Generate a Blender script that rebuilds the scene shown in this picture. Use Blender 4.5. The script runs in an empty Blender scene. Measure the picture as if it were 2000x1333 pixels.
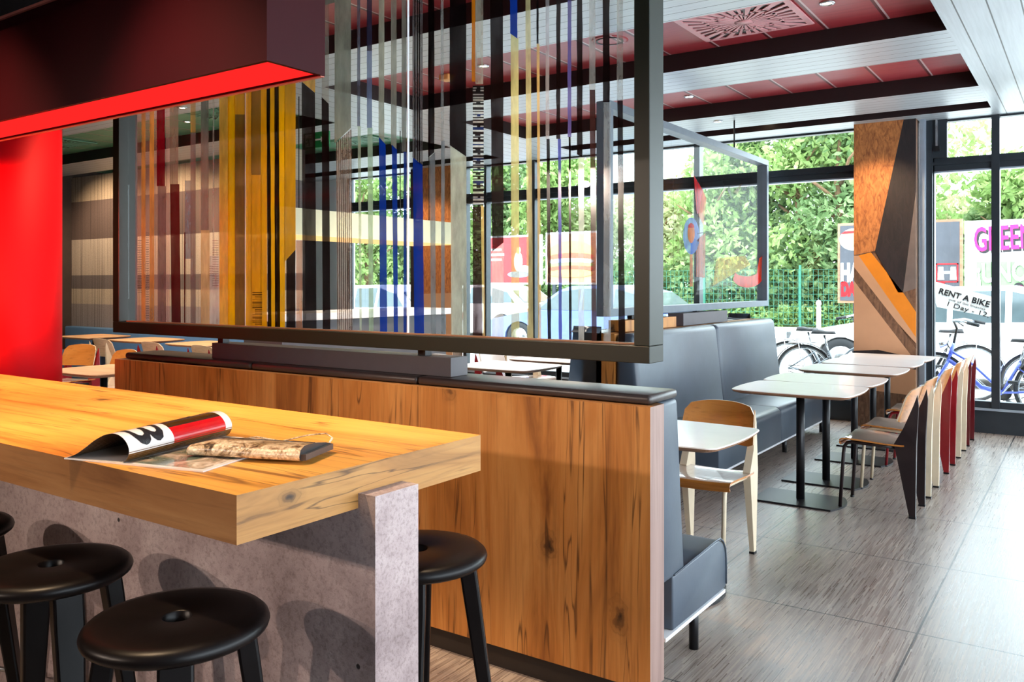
import bpy, bmesh, math, random
from mathutils import Vector, Matrix
SC = bpy.context.scene
COL = SC.collection
PI = math.pi
R = math.radians
# ------------------------------------------------------------------ camera
H = 1.45
F = 1647.0
YAW = R(34.46)
cam_d = bpy.data.cameras.new('camera')
cam = bpy.data.objects.new('camera', cam_d)
COL.objects.link(cam)
cam.location = (0, 0, H)
cam.rotation_euler = (PI/2, 0, YAW)
cam_d.sensor_width = 36
cam_d.lens = 36*F/2000
cam_d.shift_y = -(666.5-554)/2000
cam_d.clip_end = 200
cam_d.clip_start = 0.05
SC.camera = cam
# ------------------------------------------------------------------ view and sky
SC.view_settings.view_transform = 'Standard'
SC.view_settings.look = 'None'
SC.view_settings.gamma = 1
SC.view_settings.exposure = 0.75
SC.cycles.transparent_max_bounces = 40
SC.cycles.max_bounces = 9
SC.cycles.diffuse_bounces = 5
SC.cycles.glossy_bounces = 4
SC.cycles.sample_clamp_indirect = 6
SC.cycles.caustics_reflective = False
SC.cycles.caustics_refractive = False
W = bpy.data.worlds.new('sky')
SC.world = W
W.use_nodes = True
bgn = W.node_tree.nodes['Background']
bgn.inputs[0].default_value = (0.80, 0.91, 1.0, 1)
bgn.inputs[1].default_value = 5.5

def light(name, kind, loc, energy, color=(1, 1, 1), size=.1, target=None, spot=60, blend=.5, sx=None, sy=None):
    d = bpy.data.lights.new(name, kind)
    d.energy = energy
    d.color = color
    if kind == 'AREA':
        d.shape = 'RECTANGLE'; d.size = sx; d.size_y = sy
    elif kind == 'SUN':
        d.angle = size
    else:
        d.shadow_soft_size = size
    if kind == 'SPOT':
        d.spot_size = R(spot); d.spot_blend = blend
    o = bpy.data.objects.new(name, d)
    COL.objects.link(o)
    o.location = loc
    if target is not None:
        v = Vector(target)-Vector(loc)
        o.rotation_euler = v.to_track_quat('-Z', 'Y').to_euler()
    return o
# sun high over the street, behind the glazing
light('sun', 'SUN', (0, 20, 20), 3.5, (1, .96, .9), R(3), target=(-6, 26, 0))
# warm lamps behind the viewer throw the stool shadows on the concrete
WARM = (1, .70, .42)
light('counter_lamp', 'SPOT', (-4.6, -2.9, 2.55), 180, (1, .80, .66), .035, (-2.2, 1.4, .7), 38, .6)
light('counter_lamp', 'SPOT', (-3.1, -3.3, 2.6), 150, (1, .80, .66), .035, (-1.5, 1.4, .7), 38, .6)
# downlights over bar, partition and pillars
for p, e, tg, sp in (((-2.1, .75, 3.0), 130, (-2.0, 1.35, 1.03), 58), ((-3.2, .75, 3.0), 160, (-3.1, 1.35, 1.03), 58), ((-4.3, .75, 3.0), 160, (-4.2, 1.4, 1.03), 58),
                     ((-1.75, 2.12, 3.0), 150, (-1.75, 2.5, .6), 60), ((-2.9, 2.12, 3.0), 80, (-2.9, 2.5, .6), 60), ((-4.0, 2.3, 3.0), 80, (-4.0, 2.5, .8), 60),
                     ((-1.80, 8.35, 3.05), 75, (-1.72, 9.1, 1.9), 70), ((-7.6, 8.2, 3.05), 70, (-7.6, 8.98, 1.9), 70),
                     ((-8.6, 5.9, 3.05), 95, (-8.7, 6.9, 1.6), 120), ((-10.2, 5.9, 3.05), 95, (-10.2, 6.9, 1.6), 120), ((-11.9, 5.9, 3.05), 95, (-11.9, 6.9, 1.6), 120),
                     ((-6.6, 4.2, 3.05), 70, (-6.6, 4.0, .7), 80), ((-8.6, 5.2, 3.05), 60, (-8.8, 5.5, .7), 80)):
    light('ceiling_or_fill_spot', 'SPOT', p, e, WARM, .05, tg, sp, .8)
for p in ((-7.4, 4.0, 3.0), (-9.6, 4.4, 3.0), (-6.9, 6.6, 3.0), (-4.6, 6.0, 3.0)):  # added wide fill lamps that brighten the room, no fittings modelled
    light('ceiling_or_fill_spot', 'SPOT', p, 170, (1, .88, .76), .08, (p[0], p[1], 0), 125, .9)
# added red fill lamp without a fitting, brightens the round column
light('column_fill', 'SPOT', (-3.5, .85, 1.9), 220, (1, .10, .06), .12, (-4.50, 2.10, 1.6), 40, .9)

# ------------------------------------------------------------------ measuring helpers
FW = Vector((-math.sin(YAW), math.cos(YAW), 0))
RT = Vector((math.cos(YAW), math.sin(YAW), 0))
def ray(px, py):
    return FW + RT*((px-1000)/F) + Vector((0, 0, 1))*((554-py)/F)
def atY(px, py, Y):
    r = ray(px, py); k = Y/r.y
    return Vector((r.x*k, Y, H+r.z*k))
def atX(px, py, X):
    r = ray(px, py); k = X/r.x
    return Vector((X, r.y*k, H+r.z*k))

# ------------------------------------------------------------------ colour and materials
def s2l(c):
    return tuple(((v/12.92) if v <= .04045 else ((v+.055)/1.055)**2.4) for v in c)
def rgb(r, g, b):
    return s2l((r/255, g/255, b/255))+(1,)

class NT:
    def __init__(s, name):
        s.m = bpy.data.materials.new(name); s.m.use_nodes = True
        s.t = s.m.node_tree; s.t.nodes.clear()
        s.out = s.t.nodes.new('ShaderNodeOutputMaterial')
    def n(s, typ, **kw):
        nd = s.t.nodes.new('ShaderNode'+typ)
        ins = kw.pop('ins', {})
        for k, v in kw.items(): setattr(nd, k, v)
        for k, v in ins.items():
            if isinstance(v, bpy.types.NodeSocket): s.t.links.new(v, nd.inputs[k])
            else: nd.inputs[k].default_value = v
        return nd
    def link(s, a, b): s.t.links.new(a, b)
    def coord(s, scale=(1, 1, 1), rot=(0, 0, 0), kind='Object', loc=(0, 0, 0)):
        tc = s.n('TexCoord')
        mp = s.n('Mapping', ins={'Vector': tc.outputs[kind], 'Scale': scale, 'Rotation': rot, 'Location': loc})
        return mp.outputs[0]
    def noise(s, vec, scale, detail=4, rough=.55, dist=0):
        return s.n('TexNoise', ins={'Vector': vec, 'Scale': scale, 'Detail': detail, 'Roughness': rough, 'Distortion': dist}).outputs[0]
    def ramp(s, fac, stops, interp='LINEAR'):
        nd = s.n('ValToRGB', ins={'Fac': fac}); cr = nd.color_ramp; cr.interpolation = interp
        while len(cr.elements) > 1: cr.elements.remove(cr.elements[-1])
        cr.elements[0].position = stops[0][0]; cr.elements[0].color = stops[0][1]
        for p, c in stops[1:]:
            e = cr.elements.new(p); e.color = c
        return nd.outputs[0]
    def mix(s, fac, a, b, blend='MIX'):
        nd = s.n('Mix', data_type='RGBA', blend_type=blend)
        for k, v in ((0, fac), (6, a), (7, b)):
            if isinstance(v, bpy.types.NodeSocket): s.link(v, nd.inputs[k])
            else: nd.inputs[k].default_value = v
        return nd.outputs[2]
    def math(s, op, a, b=0.0, c=0.0):
        nd = s.n('Math', operation=op)
        for k, v in ((0, a), (1, b), (2, c)):
            if isinstance(v, bpy.types.NodeSocket): s.link(v, nd.inputs[k])
            else: nd.inputs[k].default_value = v
        return nd.outputs[0]
    def bsdf(s, color, rough=.5, metal=0, spec=.5, bump=None, bs=.1, bd=.01, coat=0):
        b = s.n('BsdfPrincipled')
        for k, v in (('Base Color', color), ('Roughness', rough), ('Metallic', metal), ('Specular IOR Level', spec), ('Coat Weight', coat)):
            if isinstance(v, bpy.types.NodeSocket): s.link(v, b.inputs[k])
            else: b.inputs[k].default_value = v
        if bump is not None:
            bn = s.n('Bump', ins={'Height': bump, 'Strength': bs, 'Distance': bd})
            s.link(bn.outputs[0], b.inputs['Normal'])
        s.link(b.outputs[0], s.out.inputs[0])
        return s.m

BW0 = (0, 0, 0, 1); BW1 = (1, 1, 1, 1)
def plain(name, c, rough=.5, metal=0, spec=.5, var=.08, vs=8, coat=0, bump=0):
    t = NT(name); v = t.coord(); nz = t.noise(v, vs, 3)
    d = tuple(x*(1-var) for x in c[:3])+(1,); u = tuple(min(1, x*(1+var)) for x in c[:3])+(1,)
    col = t.ramp(nz, [(.3, d), (.7, u)])
    return t.bsdf(col, rough, metal, spec, bump=(t.noise(v, vs*12, 3) if bump else None), bs=bump, bd=.002, coat=coat)

def wood(name, dark, mid, lite, grain='z', knots=True, rough=.45, sc=1.0, kn=1.0, nrm=None, coat=0, koff=0.0):
    t = NT(name)
    st = {'x': (.22, 1.6, 1.6), 'y': (1.6, .22, 1.6), 'z': (1.6, 1.6, .22)}[grain]
    fi = {'x': (2.2, 60, 60), 'y': (60, 2.2, 60), 'z': (60, 60, 2.2)}[grain]
    big = t.noise(t.coord(tuple(a*sc for a in st)), 3.2, 5, .6, 1.2)
    col = t.ramp(big, [(.30, dark), (.46, mid), (.68, lite)])
    fine = t.noise(t.coord(tuple(a*sc for a in fi)), 1.0, 4, .6, .3)
    fcol = t.ramp(fine, [(.30, (.55, .50, .46, 1)), (.5, (1, 1, 1, 1)), (.75, (1.0, .97, .92, 1))])
    col = t.mix(.55, col, fcol, 'MULTIPLY')
    if knots:
        sp_ = t.n('SeparateXYZ', ins={0: t.coord()})
        ax = {'x': 0, 'y': 1, 'z': 2}
        nrm = nrm or 'y'
        ac = [q for q in 'xyz' if q not in (grain, nrm)][0]
        wob = t.n('SeparateColor', ins={0: t.n('TexNoise', ins={'Vector': t.coord((2, 2, 2)), 'Scale': 9.0, 'Detail': 4}).outputs[1]})
        uu = t.math('ADD', t.math('MULTIPLY_ADD', sp_.outputs[ax[ac]], 4.6*sc*kn, koff), t.math('MULTIPLY', wob.outputs[0], .22))
        ww = t.math('ADD', t.math('MULTIPLY', sp_.outputs[ax[grain]], 2.5*sc*kn), t.math('MULTIPLY', wob.outputs[1], .22))
        cv_ = t.n('CombineXYZ', ins={0: uu, 1: ww, 2: 0.0})
        vo = t.n('TexVoronoi', voronoi_dimensions='2D', feature='F1', ins={'Vector': cv_.outputs[0], 'Scale': 1.0, 'Randomness': 1.0})
        dist = vo.outputs['Distance']
        kf = t.ramp(dist, [(0.0, BW1), (.035, (.85, .85, .85, 1)), (.075, (.35, .35, .35, 1)), (.14, (.12, .12, .12, 1)), (.22, BW0)])
        csep = t.n('SeparateColor', ins={0: vo.outputs['Color']})
        kg = t.math('GREATER_THAN', csep.outputs[0], .66)
        kf = t.mix(1.0, kf, t.n('CombineColor', ins={0: kg, 1: kg, 2: kg}).outputs[0], 'MULTIPLY')
        # growth lines bending round each knot
        rings = t.math('SINE', t.math('MULTIPLY', t.math('ADD', dist, t.math('MULTIPLY', big, .25)), 105.0))
        rf = t.ramp(t.math('MULTIPLY', t.math('MULTIPLY_ADD', rings, .5, .5), t.ramp(dist, [(.0, BW1), (.12, (.6, .6, .6, 1)), (.3, BW0)])), [(.35, BW0), (.9, (.5, .5, .5, 1))])
        rf = t.mix(1.0, rf, t.n('CombineColor', ins={0: kg, 1: kg, 2: kg}).outputs[0], 'MULTIPLY')
        col = t.mix(rf, col, tuple(x*.5 for x in dark[:3])+(1,))
        col = t.mix(kf, col, tuple(x*.16 for x in dark[:3])+(1,))
        # cracks along the grain
        cs = {'x': (.5, 9, 9), 'y': (9, .5, 9), 'z': (9, 9, .5)}[grain]
        cn = t.noise(t.coord(tuple(a*sc for a in cs)), 1.3, 3, .5, .8)
        cf = t.ramp(cn, [(.482, BW0), (.499, (.85, .85, .85, 1)), (.516, BW0)])
        g2 = t.ramp(t.noise(t.coord((1.2, 1.2, 1.2), loc=(5, 3, 1)), 1.9, 2), [(.44, BW0), (.54, BW1)])
        cf = t.mix(1.0, cf, g2, 'MULTIPLY')
        col = t.mix(cf, col, tuple(x*.3 for x in dark[:3])+(1,))
    return t.bsdf(col, rough, bump=fine, bs=.08, bd=.002, coat=coat)

M = {}
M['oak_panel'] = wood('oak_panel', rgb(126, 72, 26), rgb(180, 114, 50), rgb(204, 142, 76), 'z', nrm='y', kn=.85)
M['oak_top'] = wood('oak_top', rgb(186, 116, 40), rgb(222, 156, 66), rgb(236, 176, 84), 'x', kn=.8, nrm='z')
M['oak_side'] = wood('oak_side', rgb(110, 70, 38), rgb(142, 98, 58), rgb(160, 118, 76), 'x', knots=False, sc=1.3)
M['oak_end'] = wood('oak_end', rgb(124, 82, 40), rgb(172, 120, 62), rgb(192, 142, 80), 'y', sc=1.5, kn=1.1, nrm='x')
M['oak_edge_light'] = wood('oak_edge_light', rgb(112, 88, 82), rgb(142, 114, 106), rgb(160, 132, 122), 'z', knots=False)
M['ply_oak'] = wood('ply_oak', rgb(158, 92, 34), rgb(190, 118, 50), rgb(206, 136, 66), 'x', knots=False, rough=.3, coat=1.0)
M['seat_sheen'] = wood('seat_sheen', rgb(160, 134, 116), rgb(184, 160, 144), rgb(198, 176, 160), 'y', knots=False, rough=.28, coat=1.0)  # oak seat with the pale window sheen painted into its colour
M['ply_pale'] = wood('ply_pale', rgb(188, 156, 120), rgb(212, 186, 152), rgb(224, 202, 172), 'x', knots=False, rough=.35)
M['laminate'] = plain('table_laminate', rgb(236, 230, 226), .30, var=.03, coat=.15)
M['laminate_wood'] = wood('table_laminate_wood', rgb(176, 132, 92), rgb(200, 158, 116), rgb(214, 176, 136), 'x', knots=False)
M['table_edge'] = wood('table_edge', rgb(120, 84, 62), rgb(150, 108, 80), rgb(170, 128, 100), 'x', knots=False)
M['black_metal'] = plain('black_metal', rgb(26, 25, 28), .38, .3)
M['cream_metal'] = plain('cream_metal', rgb(214, 196, 168), .4)
M['red_metal'] = plain('red_metal', rgb(132, 14, 24), .3, coat=.3)
M['darkred_metal'] = plain('darkred_metal', rgb(92, 12, 20), .3, coat=.3)
M['dark_brown_metal'] = plain('dark_brown_metal', rgb(34, 22, 24), .35)
M['stool_wood'] = plain('stool_wood', rgb(13, 8, 8), .36, var=.25, vs=20, spec=.22)
M['leather'] = plain('grey_leather', rgb(66, 76, 88), .36, var=.10, vs=5, bump=.12)
M['leather_dark'] = plain('dark_leather', rgb(64, 56, 54), .34, var=.12, vs=6, bump=.12)
M['leather_blue'] = plain('blue_leather', rgb(84, 126, 176), .5, var=.06)
M['grey_laminate'] = plain('grey_laminate', rgb(88, 84, 88), .42, var=.06)
M['kick'] = plain('kickboard', rgb(40, 33, 30), .5)
M['white_trim'] = plain('white_trim', rgb(232, 232, 236), .4)
M['frame_olive'] = plain('screen_frame', rgb(20, 24, 14), .42, .0, .42)
M['frame_silver'] = plain('screen_frame_silver', rgb(104, 114, 124), .45, .1)
M['win_frame'] = plain('window_frame', rgb(52, 58, 64), .35, .4)
M['win_silver'] = plain('window_post', rgb(170, 182, 196), .35, .5)
M['beam_dark'] = plain('beam_side', rgb(30, 19, 20), .45)
M['canopy'] = plain('canopy_paint', rgb(50, 2, 9), .5, var=.05, spec=.14)
M['canopy_trim'] = plain('canopy_trim', rgb(196, 110, 96), .4)
M['column_red'] = plain('column_red', rgb(226, 10, 22), .6, var=.03, spec=.15)
M['wall_white'] = plain('wall_white', rgb(206, 208, 208), .8, var=.03)
M['wall_dark'] = plain('wall_dark', rgb(70, 58, 52), .8)
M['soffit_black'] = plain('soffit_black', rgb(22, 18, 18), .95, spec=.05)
M['asphalt'] = plain('asphalt', rgb(176, 172, 168), .9, var=.1, vs=3)
M['asphalt2'] = plain('pavement', rgb(198, 196, 192), .9, var=.06, vs=3)
M['white_paint'] = plain('white_paint', rgb(238, 238, 238), .25, coat=.3, var=.02)
M['blue_paint'] = plain('blue_paint', rgb(104, 122, 176), .22, coat=.4, var=.04)
M['bike_blue'] = plain('bike_blue', rgb(92, 112, 214), .25, coat=.4, var=.05)
M['tyre'] = plain('tyre', rgb(38, 40, 44), .7)
M['chrome'] = plain('chrome', rgb(196, 200, 206), .22, .9)
M['car_glass'] = plain('car_glass', rgb(78, 90, 94), .08, .1)
M['tail_red'] = plain('tail_red', rgb(150, 16, 24), .2)
M['bark'] = plain('bark', rgb(110, 84, 60), .9, var=.3, vs=6)
M['fence_green'] = plain('fence_green', rgb(40, 110, 90), .5)
M['white_print'] = plain('white_print', rgb(236, 236, 232), .4, var=.02)
M['magenta'] = plain('magenta_ink', rgb(206, 16, 104), .5, var=.04)
M['lightgreen_ink'] = plain('lightgreen_ink', rgb(112, 160, 100), .5)
M['black_ink'] = plain('black_ink', rgb(28, 26, 30), .4)
M['black_poster'] = plain('black_poster', rgb(62, 64, 72), .5, var=.25, vs=1.5)
M['red_ink'] = plain('red_ink', rgb(206, 22, 30), .3, var=.05)
M['salmon_ink'] = plain('salmon_ink', rgb(232, 150, 110), .5, var=.2, vs=4)
M['tomato_ink'] = plain('tomato_ink', rgb(224, 84, 60), .5, var=.2, vs=6)
M['bun_ink'] = plain('bun_ink', rgb(226, 160, 90), .5, var=.12, vs=6)
M['lettuce_ink'] = plain('lettuce_ink', rgb(150, 180, 90), .5, var=.12, vs=6)
M['shade_cream'] = plain('shade_cream', rgb(218, 214, 180), .7, var=.03)
M['exit_green'] = plain('exit_green', rgb(10, 120, 60), .4)
M['beige_print'] = plain('beige_print', rgb(206, 170, 140), .7, var=.1, vs=20)

def emit(name, c, st):
    t = NT(name)
    e = t.n('Emission', ins={'Color': c, 'Strength': st})
    t.link(e.outputs[0], t.out.inputs[0]); return t.m
M['bulb'] = emit('lit_bulb', (1, .78, .45, 1), 22)
M['glow_line'] = emit('glow_line', (1, .62, .25, 1), .9)
M['diffuser'] = emit('red_diffuser', (1.0, .020, .018, 1), .66)

def glass_mat(name, tint=(1, 1, 1, 1), gl=.07, rough=.0, fr=.16):
    t = NT(name)
    tr = t.n('BsdfTransparent', ins={'Color': tint})
    g = t.n('BsdfGlossy', ins={'Color': (1, 1, 1, 1), 'Roughness': rough})
    lw = t.n('LayerWeight', ins={'Blend': .35})
    f = t.math('MULTIPLY_ADD', lw.outputs['Fresnel'], fr, gl*.2)
    mx = t.n('MixShader', ins={0: f, 1: tr.outputs[0], 2: g.outputs[0]})
    t.link(mx.outputs[0], t.out.inputs[0]); return t.m
M['glass'] = glass_mat('window_glass', (.95, .985, .975, 1), .05)
M['screen_glass'] = glass_mat('screen_glass', (.965, .975, .97, 1), .05, fr=.012)

def ink(name, c, alpha, mottled=.25, trans=.55):
    """printed film on glass: part clear, part paint that also lets light through"""
    t = NT(name)
    v = t.coord((8, 8, 2.2))
    nz = t.noise(v, 2.0, 5, .65)
    d = tuple(x*(1-mottled) for x in c[:3])+(1,); u = tuple(min(1, x*(1+mottled)) for x in c[:3])+(1,)
    col = t.ramp(nz, [(.3, d), (.7, u)])
    df = t.n('BsdfDiffuse', ins={'Color': col}); tl = t.n('BsdfTranslucent', ins={'Color': col})
    a = t.n('MixShader', ins={0: trans, 1: df.outputs[0], 2: tl.outputs[0]})
    g = t.n('BsdfGlossy', ins={'Roughness': .12, 'Color': (1, 1, 1, 1)})
    a2 = t.n('MixShader', ins={0: .06, 1: a.outputs[0], 2: g.outputs[0]})
    al = t.ramp(nz, [(.25, (max(0, alpha-.12),)*3+(1,)), (.75, (min(1, alpha+.08),)*3+(1,))])
    tr = t.n('BsdfTransparent', ins={'Color': tuple(min(1, .6+.4*x/max(max(c[:3]), .02)) for x in c[:3])+(1,)})
    mx = t.n('MixShader', ins={0: al, 1: tr.outputs[0], 2: a2.outputs[0]})
    t.link(mx.outputs[0], t.out.inputs[0]); return t.m

def m_concrete():
    t = NT('concrete'); v = t.coord()
    big = t.noise(v, 3.5, 6, .65)
    col = t.ramp(big, [(.30, rgb(138, 119, 118)), (.5, rgb(176, 156, 154)), (.7, rgb(204, 187, 184))])
    sp = t.noise(v, 90, 3, .7)
    col = t.mix(.6, col, t.ramp(sp, [(.35, (.55, .52, .5, 1)), (.52, BW1)]), 'MULTIPLY')
    vo = t.n('TexVoronoi', ins={'Vector': v, 'Scale': 11.0})
    pits = t.ramp(vo.outputs['Distance'], [(.0, BW1), (.055, BW1), (.085, BW0)])
    gate = t.ramp(t.noise(v, 5, 1), [(.5, BW0), (.56, BW1)])
    pf = t.mix(1.0, pits, gate, 'MULTIPLY')
    col = t.mix(pf, col, rgb(46, 38, 38))
    return t.bsdf(col, .75, bump=t.math('SUBTRACT', sp, pf), bs=.5, bd=.004)
M['concrete'] = m_concrete()

def m_floor():
    t = NT('floor_tiles'); TS = .957
    # thin fibres lying along y with cut ends
    tc = t.coord((1, 1, 1))
    sep = t.n('SeparateXYZ', ins={0: tc})
    col_i = t.math('FLOOR', t.math('MULTIPLY', sep.outputs[0], 250.0))
    wn = t.n('TexWhiteNoise', noise_dimensions='1D', ins={'W': col_i})
    yy = t.math('FLOOR', t.math('ADD', t.math('MULTIPLY', sep.outputs[1], 7.0), t.math('MULTIPLY', wn.outputs[0], 13.0)))
    cmb = t.n('CombineXYZ', ins={0: col_i, 1: yy, 2: 0.0})
    w2 = t.n('TexWhiteNoise', noise_dimensions='3D', ins={'Vector': cmb.outputs[0]})
    fib = w2.outputs['Value']
    ns = t.noise(t.coord((240, 4, 1)), 1.0, 3, .6)
    f = t.math('ADD', t.math('MULTIPLY', fib, .6), t.math('MULTIPLY', ns, .4))
    col = t.ramp(f, [(.15, rgb(108, 94, 86)), (.38, rgb(130, 116, 107)), (.60, rgb(146, 133, 125)), (.85, rgb(172, 157, 143))])
    patch = t.noise(t.coord((3.2, 1.0, 1)), 1.0, 2)
    col = t.mix(.35, col, t.ramp(patch, [(.35, (.84, .85, .88, 1)), (.65, BW1)]), 'MULTIPLY')
    # joints
    def joint(o, off):
        a = t.math('FRACT', t.math('DIVIDE', t.math('ADD', o, off+20*TS), TS))
        a = t.math('ABSOLUTE', t.math('SUBTRACT', a, .5))
        return t.math('GREATER_THAN', a, .5-.0045)
    j = t.math('MAXIMUM', joint(sep.outputs[0], .592), joint(sep.outputs[1], 0.0))
    col = t.mix(j, col, rgb(34, 32, 34))
    ro = t.math('MULTIPLY_ADD', f, .14, .24)
    return t.bsdf(col, ro, spec=.62, bump=f, bs=.05, bd=.001)
M['floor'] = m_floor()

def m_slats(name, axis, pitch=.1, base=(192, 200, 206)):
    t = NT(name); sep = t.n('SeparateXYZ', ins={0: t.coord()})
    o = sep.outputs[{'x': 0, 'y': 1}[axis]]
    a = t.math('FRACT', t.math('DIVIDE', t.math('ADD', o, 50.0), pitch))
    line = t.math('LESS_THAN', a, .05)
    br = t.noise(t.coord((2, 60, 1) if axis == 'y' else (60, 2, 1)), 1.0, 3)
    col = t.ramp(br, [(.3, rgb(*[v-14 for v in base])), (.7, rgb(*base))])
    col = t.mix(line, col, rgb(28, 28, 32))
    me = t.math('MULTIPLY', t.math('SUBTRACT', 1.0, line), .25)
    return t.bsdf(col, .38, metal=me, bump=t.math('SUBTRACT', 1.0, line), bs=.3, bd=.003)
M['slat_y'] = m_slats('beam_slats_cross', 'y', .115)
M['slat_x'] = m_slats('beam_slats_long', 'x', .165)

def m_ceil(name, c, c2):
    t = NT(name); sep = t.n('SeparateXYZ', ins={0: t.coord()})
    a = t.math('FRACT', t.math('DIVIDE', t.math('ADD', sep.outputs[0], 39.0+1.13), .39))
    l1 = t.math('LESS_THAN', a, .05)
    joint_glint = t.math('MULTIPLY', t.math('GREATER_THAN', a, .05), t.math('LESS_THAN', a, .085))
    col = t.ramp(t.noise(t.coord((1, 30, 1)), 2, 3), [(.3, c), (.7, c2)])
    col = t.mix(l1, col, tuple(x*.35 for x in c[:3])+(1,))
    col = t.mix(joint_glint, col, rgb(200, 170, 170))  # pale line beside each joint is a painted reflection
    return t.bsdf(col, .42, bump=t.math('SUBTRACT', 1.0, l1), bs=.4, bd=.004)
M['ceil_red'] = m_ceil('ceiling_panels_red', rgb(152, 44, 52), rgb(168, 58, 64))
M['ceil_green'] = m_ceil('ceiling_panels_green', rgb(70, 134, 100), rgb(92, 156, 120))

def m_mural():
    t = NT('wall_mural'); tc = t.coord(); sep = t.n('SeparateXYZ', ins={0: tc})
    z = sep.outputs[2]
    zz = t.math('DIVIDE', z, 3.1)
    col = t.ramp(zz, [(0, rgb(150, 145, 150)), (.365, rgb(190, 180, 168)), (.44, rgb(112, 106, 110)), (.506, rgb(184, 174, 166)), (.68, rgb(98, 84, 84)), (.868, rgb(170, 156, 140))], 'CONSTANT')
    ln = t.noise(t.coord((34, 1, .15)), 1.0, 2, .5)
    lf = t.ramp(ln, [(.44, BW0), (.475, (.8, .8, .8, 1)), (.505, BW0)])
    col = t.mix(lf, col, rgb(52, 46, 46))
    fn = t.noise(t.coord((60, 1, 60)), 1.0, 3)
    col = t.mix(.5, col, t.ramp(fn, [(.35, (.6, .6, .6, 1)), (.6, BW1)]), 'MULTIPLY')
    return t.bsdf(col, .7)
M['mural'] = m_mural()

def m_pillar(name, base, lite, sc=1):
    t = NT(name); v = t.coord((30*sc, 30*sc, 9*sc), rot=(0, R(28), 0))
    nz = t.noise(v, 1.0, 5, .65, 1.5)
    col = t.ramp(nz, [(.35, base), (.62, lite)])
    return t.bsdf(col, .7, bump=nz, bs=.35, bd=.006)
M['pil_orange'] = m_pillar('pillar_rough_orange', rgb(132, 74, 34), rgb(196, 124, 66))
M['pil_dark'] = m_pillar('pillar_dark', rgb(26, 18, 19), rgb(40, 28, 28), .6)
M['pil_tan'] = plain('pillar_tan', rgb(196, 148, 112), .6, var=.08, vs=3)
M['pil_bright'] = plain('pillar_amber', rgb(224, 132, 22), .6, var=.06)
M['pil_brown'] = m_pillar('pillar_brown', rgb(88, 58, 40), rgb(128, 92, 66), .7)
M['pil_grey'] = plain('pillar_grey', rgb(110, 96, 90), .6, var=.12)

def m_leaf(name, a, b, c):
    t = NT(name)
    nz = t.noise(t.coord((1, 1, 1)), 1.8, 5, .7)
    col = t.ramp(nz, [(.32, a), (.5, b), (.68, c)])
    df = t.n('BsdfDiffuse', ins={'Color': col}); tl = t.n('BsdfTranslucent', ins={'Color': col})
    mx = t.n('MixShader', ins={0: .45, 1: df.outputs[0], 2: tl.outputs[0]})
    t.link(mx.outputs[0], t.out.inputs[0]); return t.m
M['leaf_a'] = m_leaf('leaf_fresh', rgb(104, 132, 70), rgb(146, 172, 108), rgb(196, 206, 150))
M['leaf_b'] = m_leaf('leaf_deep', rgb(70, 98, 60), rgb(116, 142, 96), rgb(168, 184, 138))
M['leaf_c'] = m_leaf('leaf_pale', rgb(150, 160, 116), rgb(190, 196, 152), rgb(220, 214, 184))

def m_snake():
    t = NT('snakeskin'); v = t.coord((1, 1, 1))
    vo = t.n('TexVoronoi', ins={'Vector': v, 'Scale': 130.0})
    nz = t.noise(v, 28, 5, .7, 1.2)
    col = t.ramp(nz, [(.38, rgb(66, 48, 34)), (.46, rgb(176, 146, 110)), (.56, rgb(236, 214, 182))])
    col = t.mix(.5, col, t.ramp(vo.outputs['Distance'], [(.2, BW1), (.6, (.45, .4, .35, 1))]), 'MULTIPLY')
    return t.bsdf(col, .3, spec=.6, bump=vo.outputs['Distance'], bs=.4, bd=.001)
M['snake'] = m_snake()
def m_photo():
    t = NT('magazine_photo'); nz = t.noise(t.coord((1, 1, 1)), 14, 3, .6, 1)
    return t.bsdf(t.ramp(nz, [(.3, rgb(50, 58, 54)), (.45, rgb(112, 124, 112)), (.55, rgb(170, 150, 130)), (.65, rgb(220, 205, 190))]), .15, spec=.7)
M['photo_page'] = m_photo()
M['mag_white'] = plain('magazine_white', rgb(224, 218, 214), .22, var=.02)
M['mag_dark'] = plain('magazine_dark', rgb(60, 34, 16), .16, spec=.7, var=.2, vs=20)
M['mag_red'] = plain('magazine_red', rgb(196, 14, 22), .16, spec=.7, var=.1)
M['mag_inside'] = plain('magazine_inside', rgb(96, 62, 26), .22, var=.3, vs=15)

# ------------------------------------------------------------------ object helpers
def tag(o, label=None, cat=None, group=None, kind=None):
    if label: o['label'] = label
    if cat: o['category'] = cat
    if group: o['group'] = group
    if kind: o['kind'] = kind
    return o
def thing(name, label, cat, loc=(0, 0, 0), rz=0, group=None):
    o = bpy.data.objects.new(name, None); COL.objects.link(o)
    o.empty_display_size = .1
    o.location = loc; o.rotation_euler = (0, 0, rz)
    return tag(o, label, cat, group)
def wloc(o):
    v = Vector((0, 0, 0))
    while o is not None:
        v += o.location; o = o.parent
    return v

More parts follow.
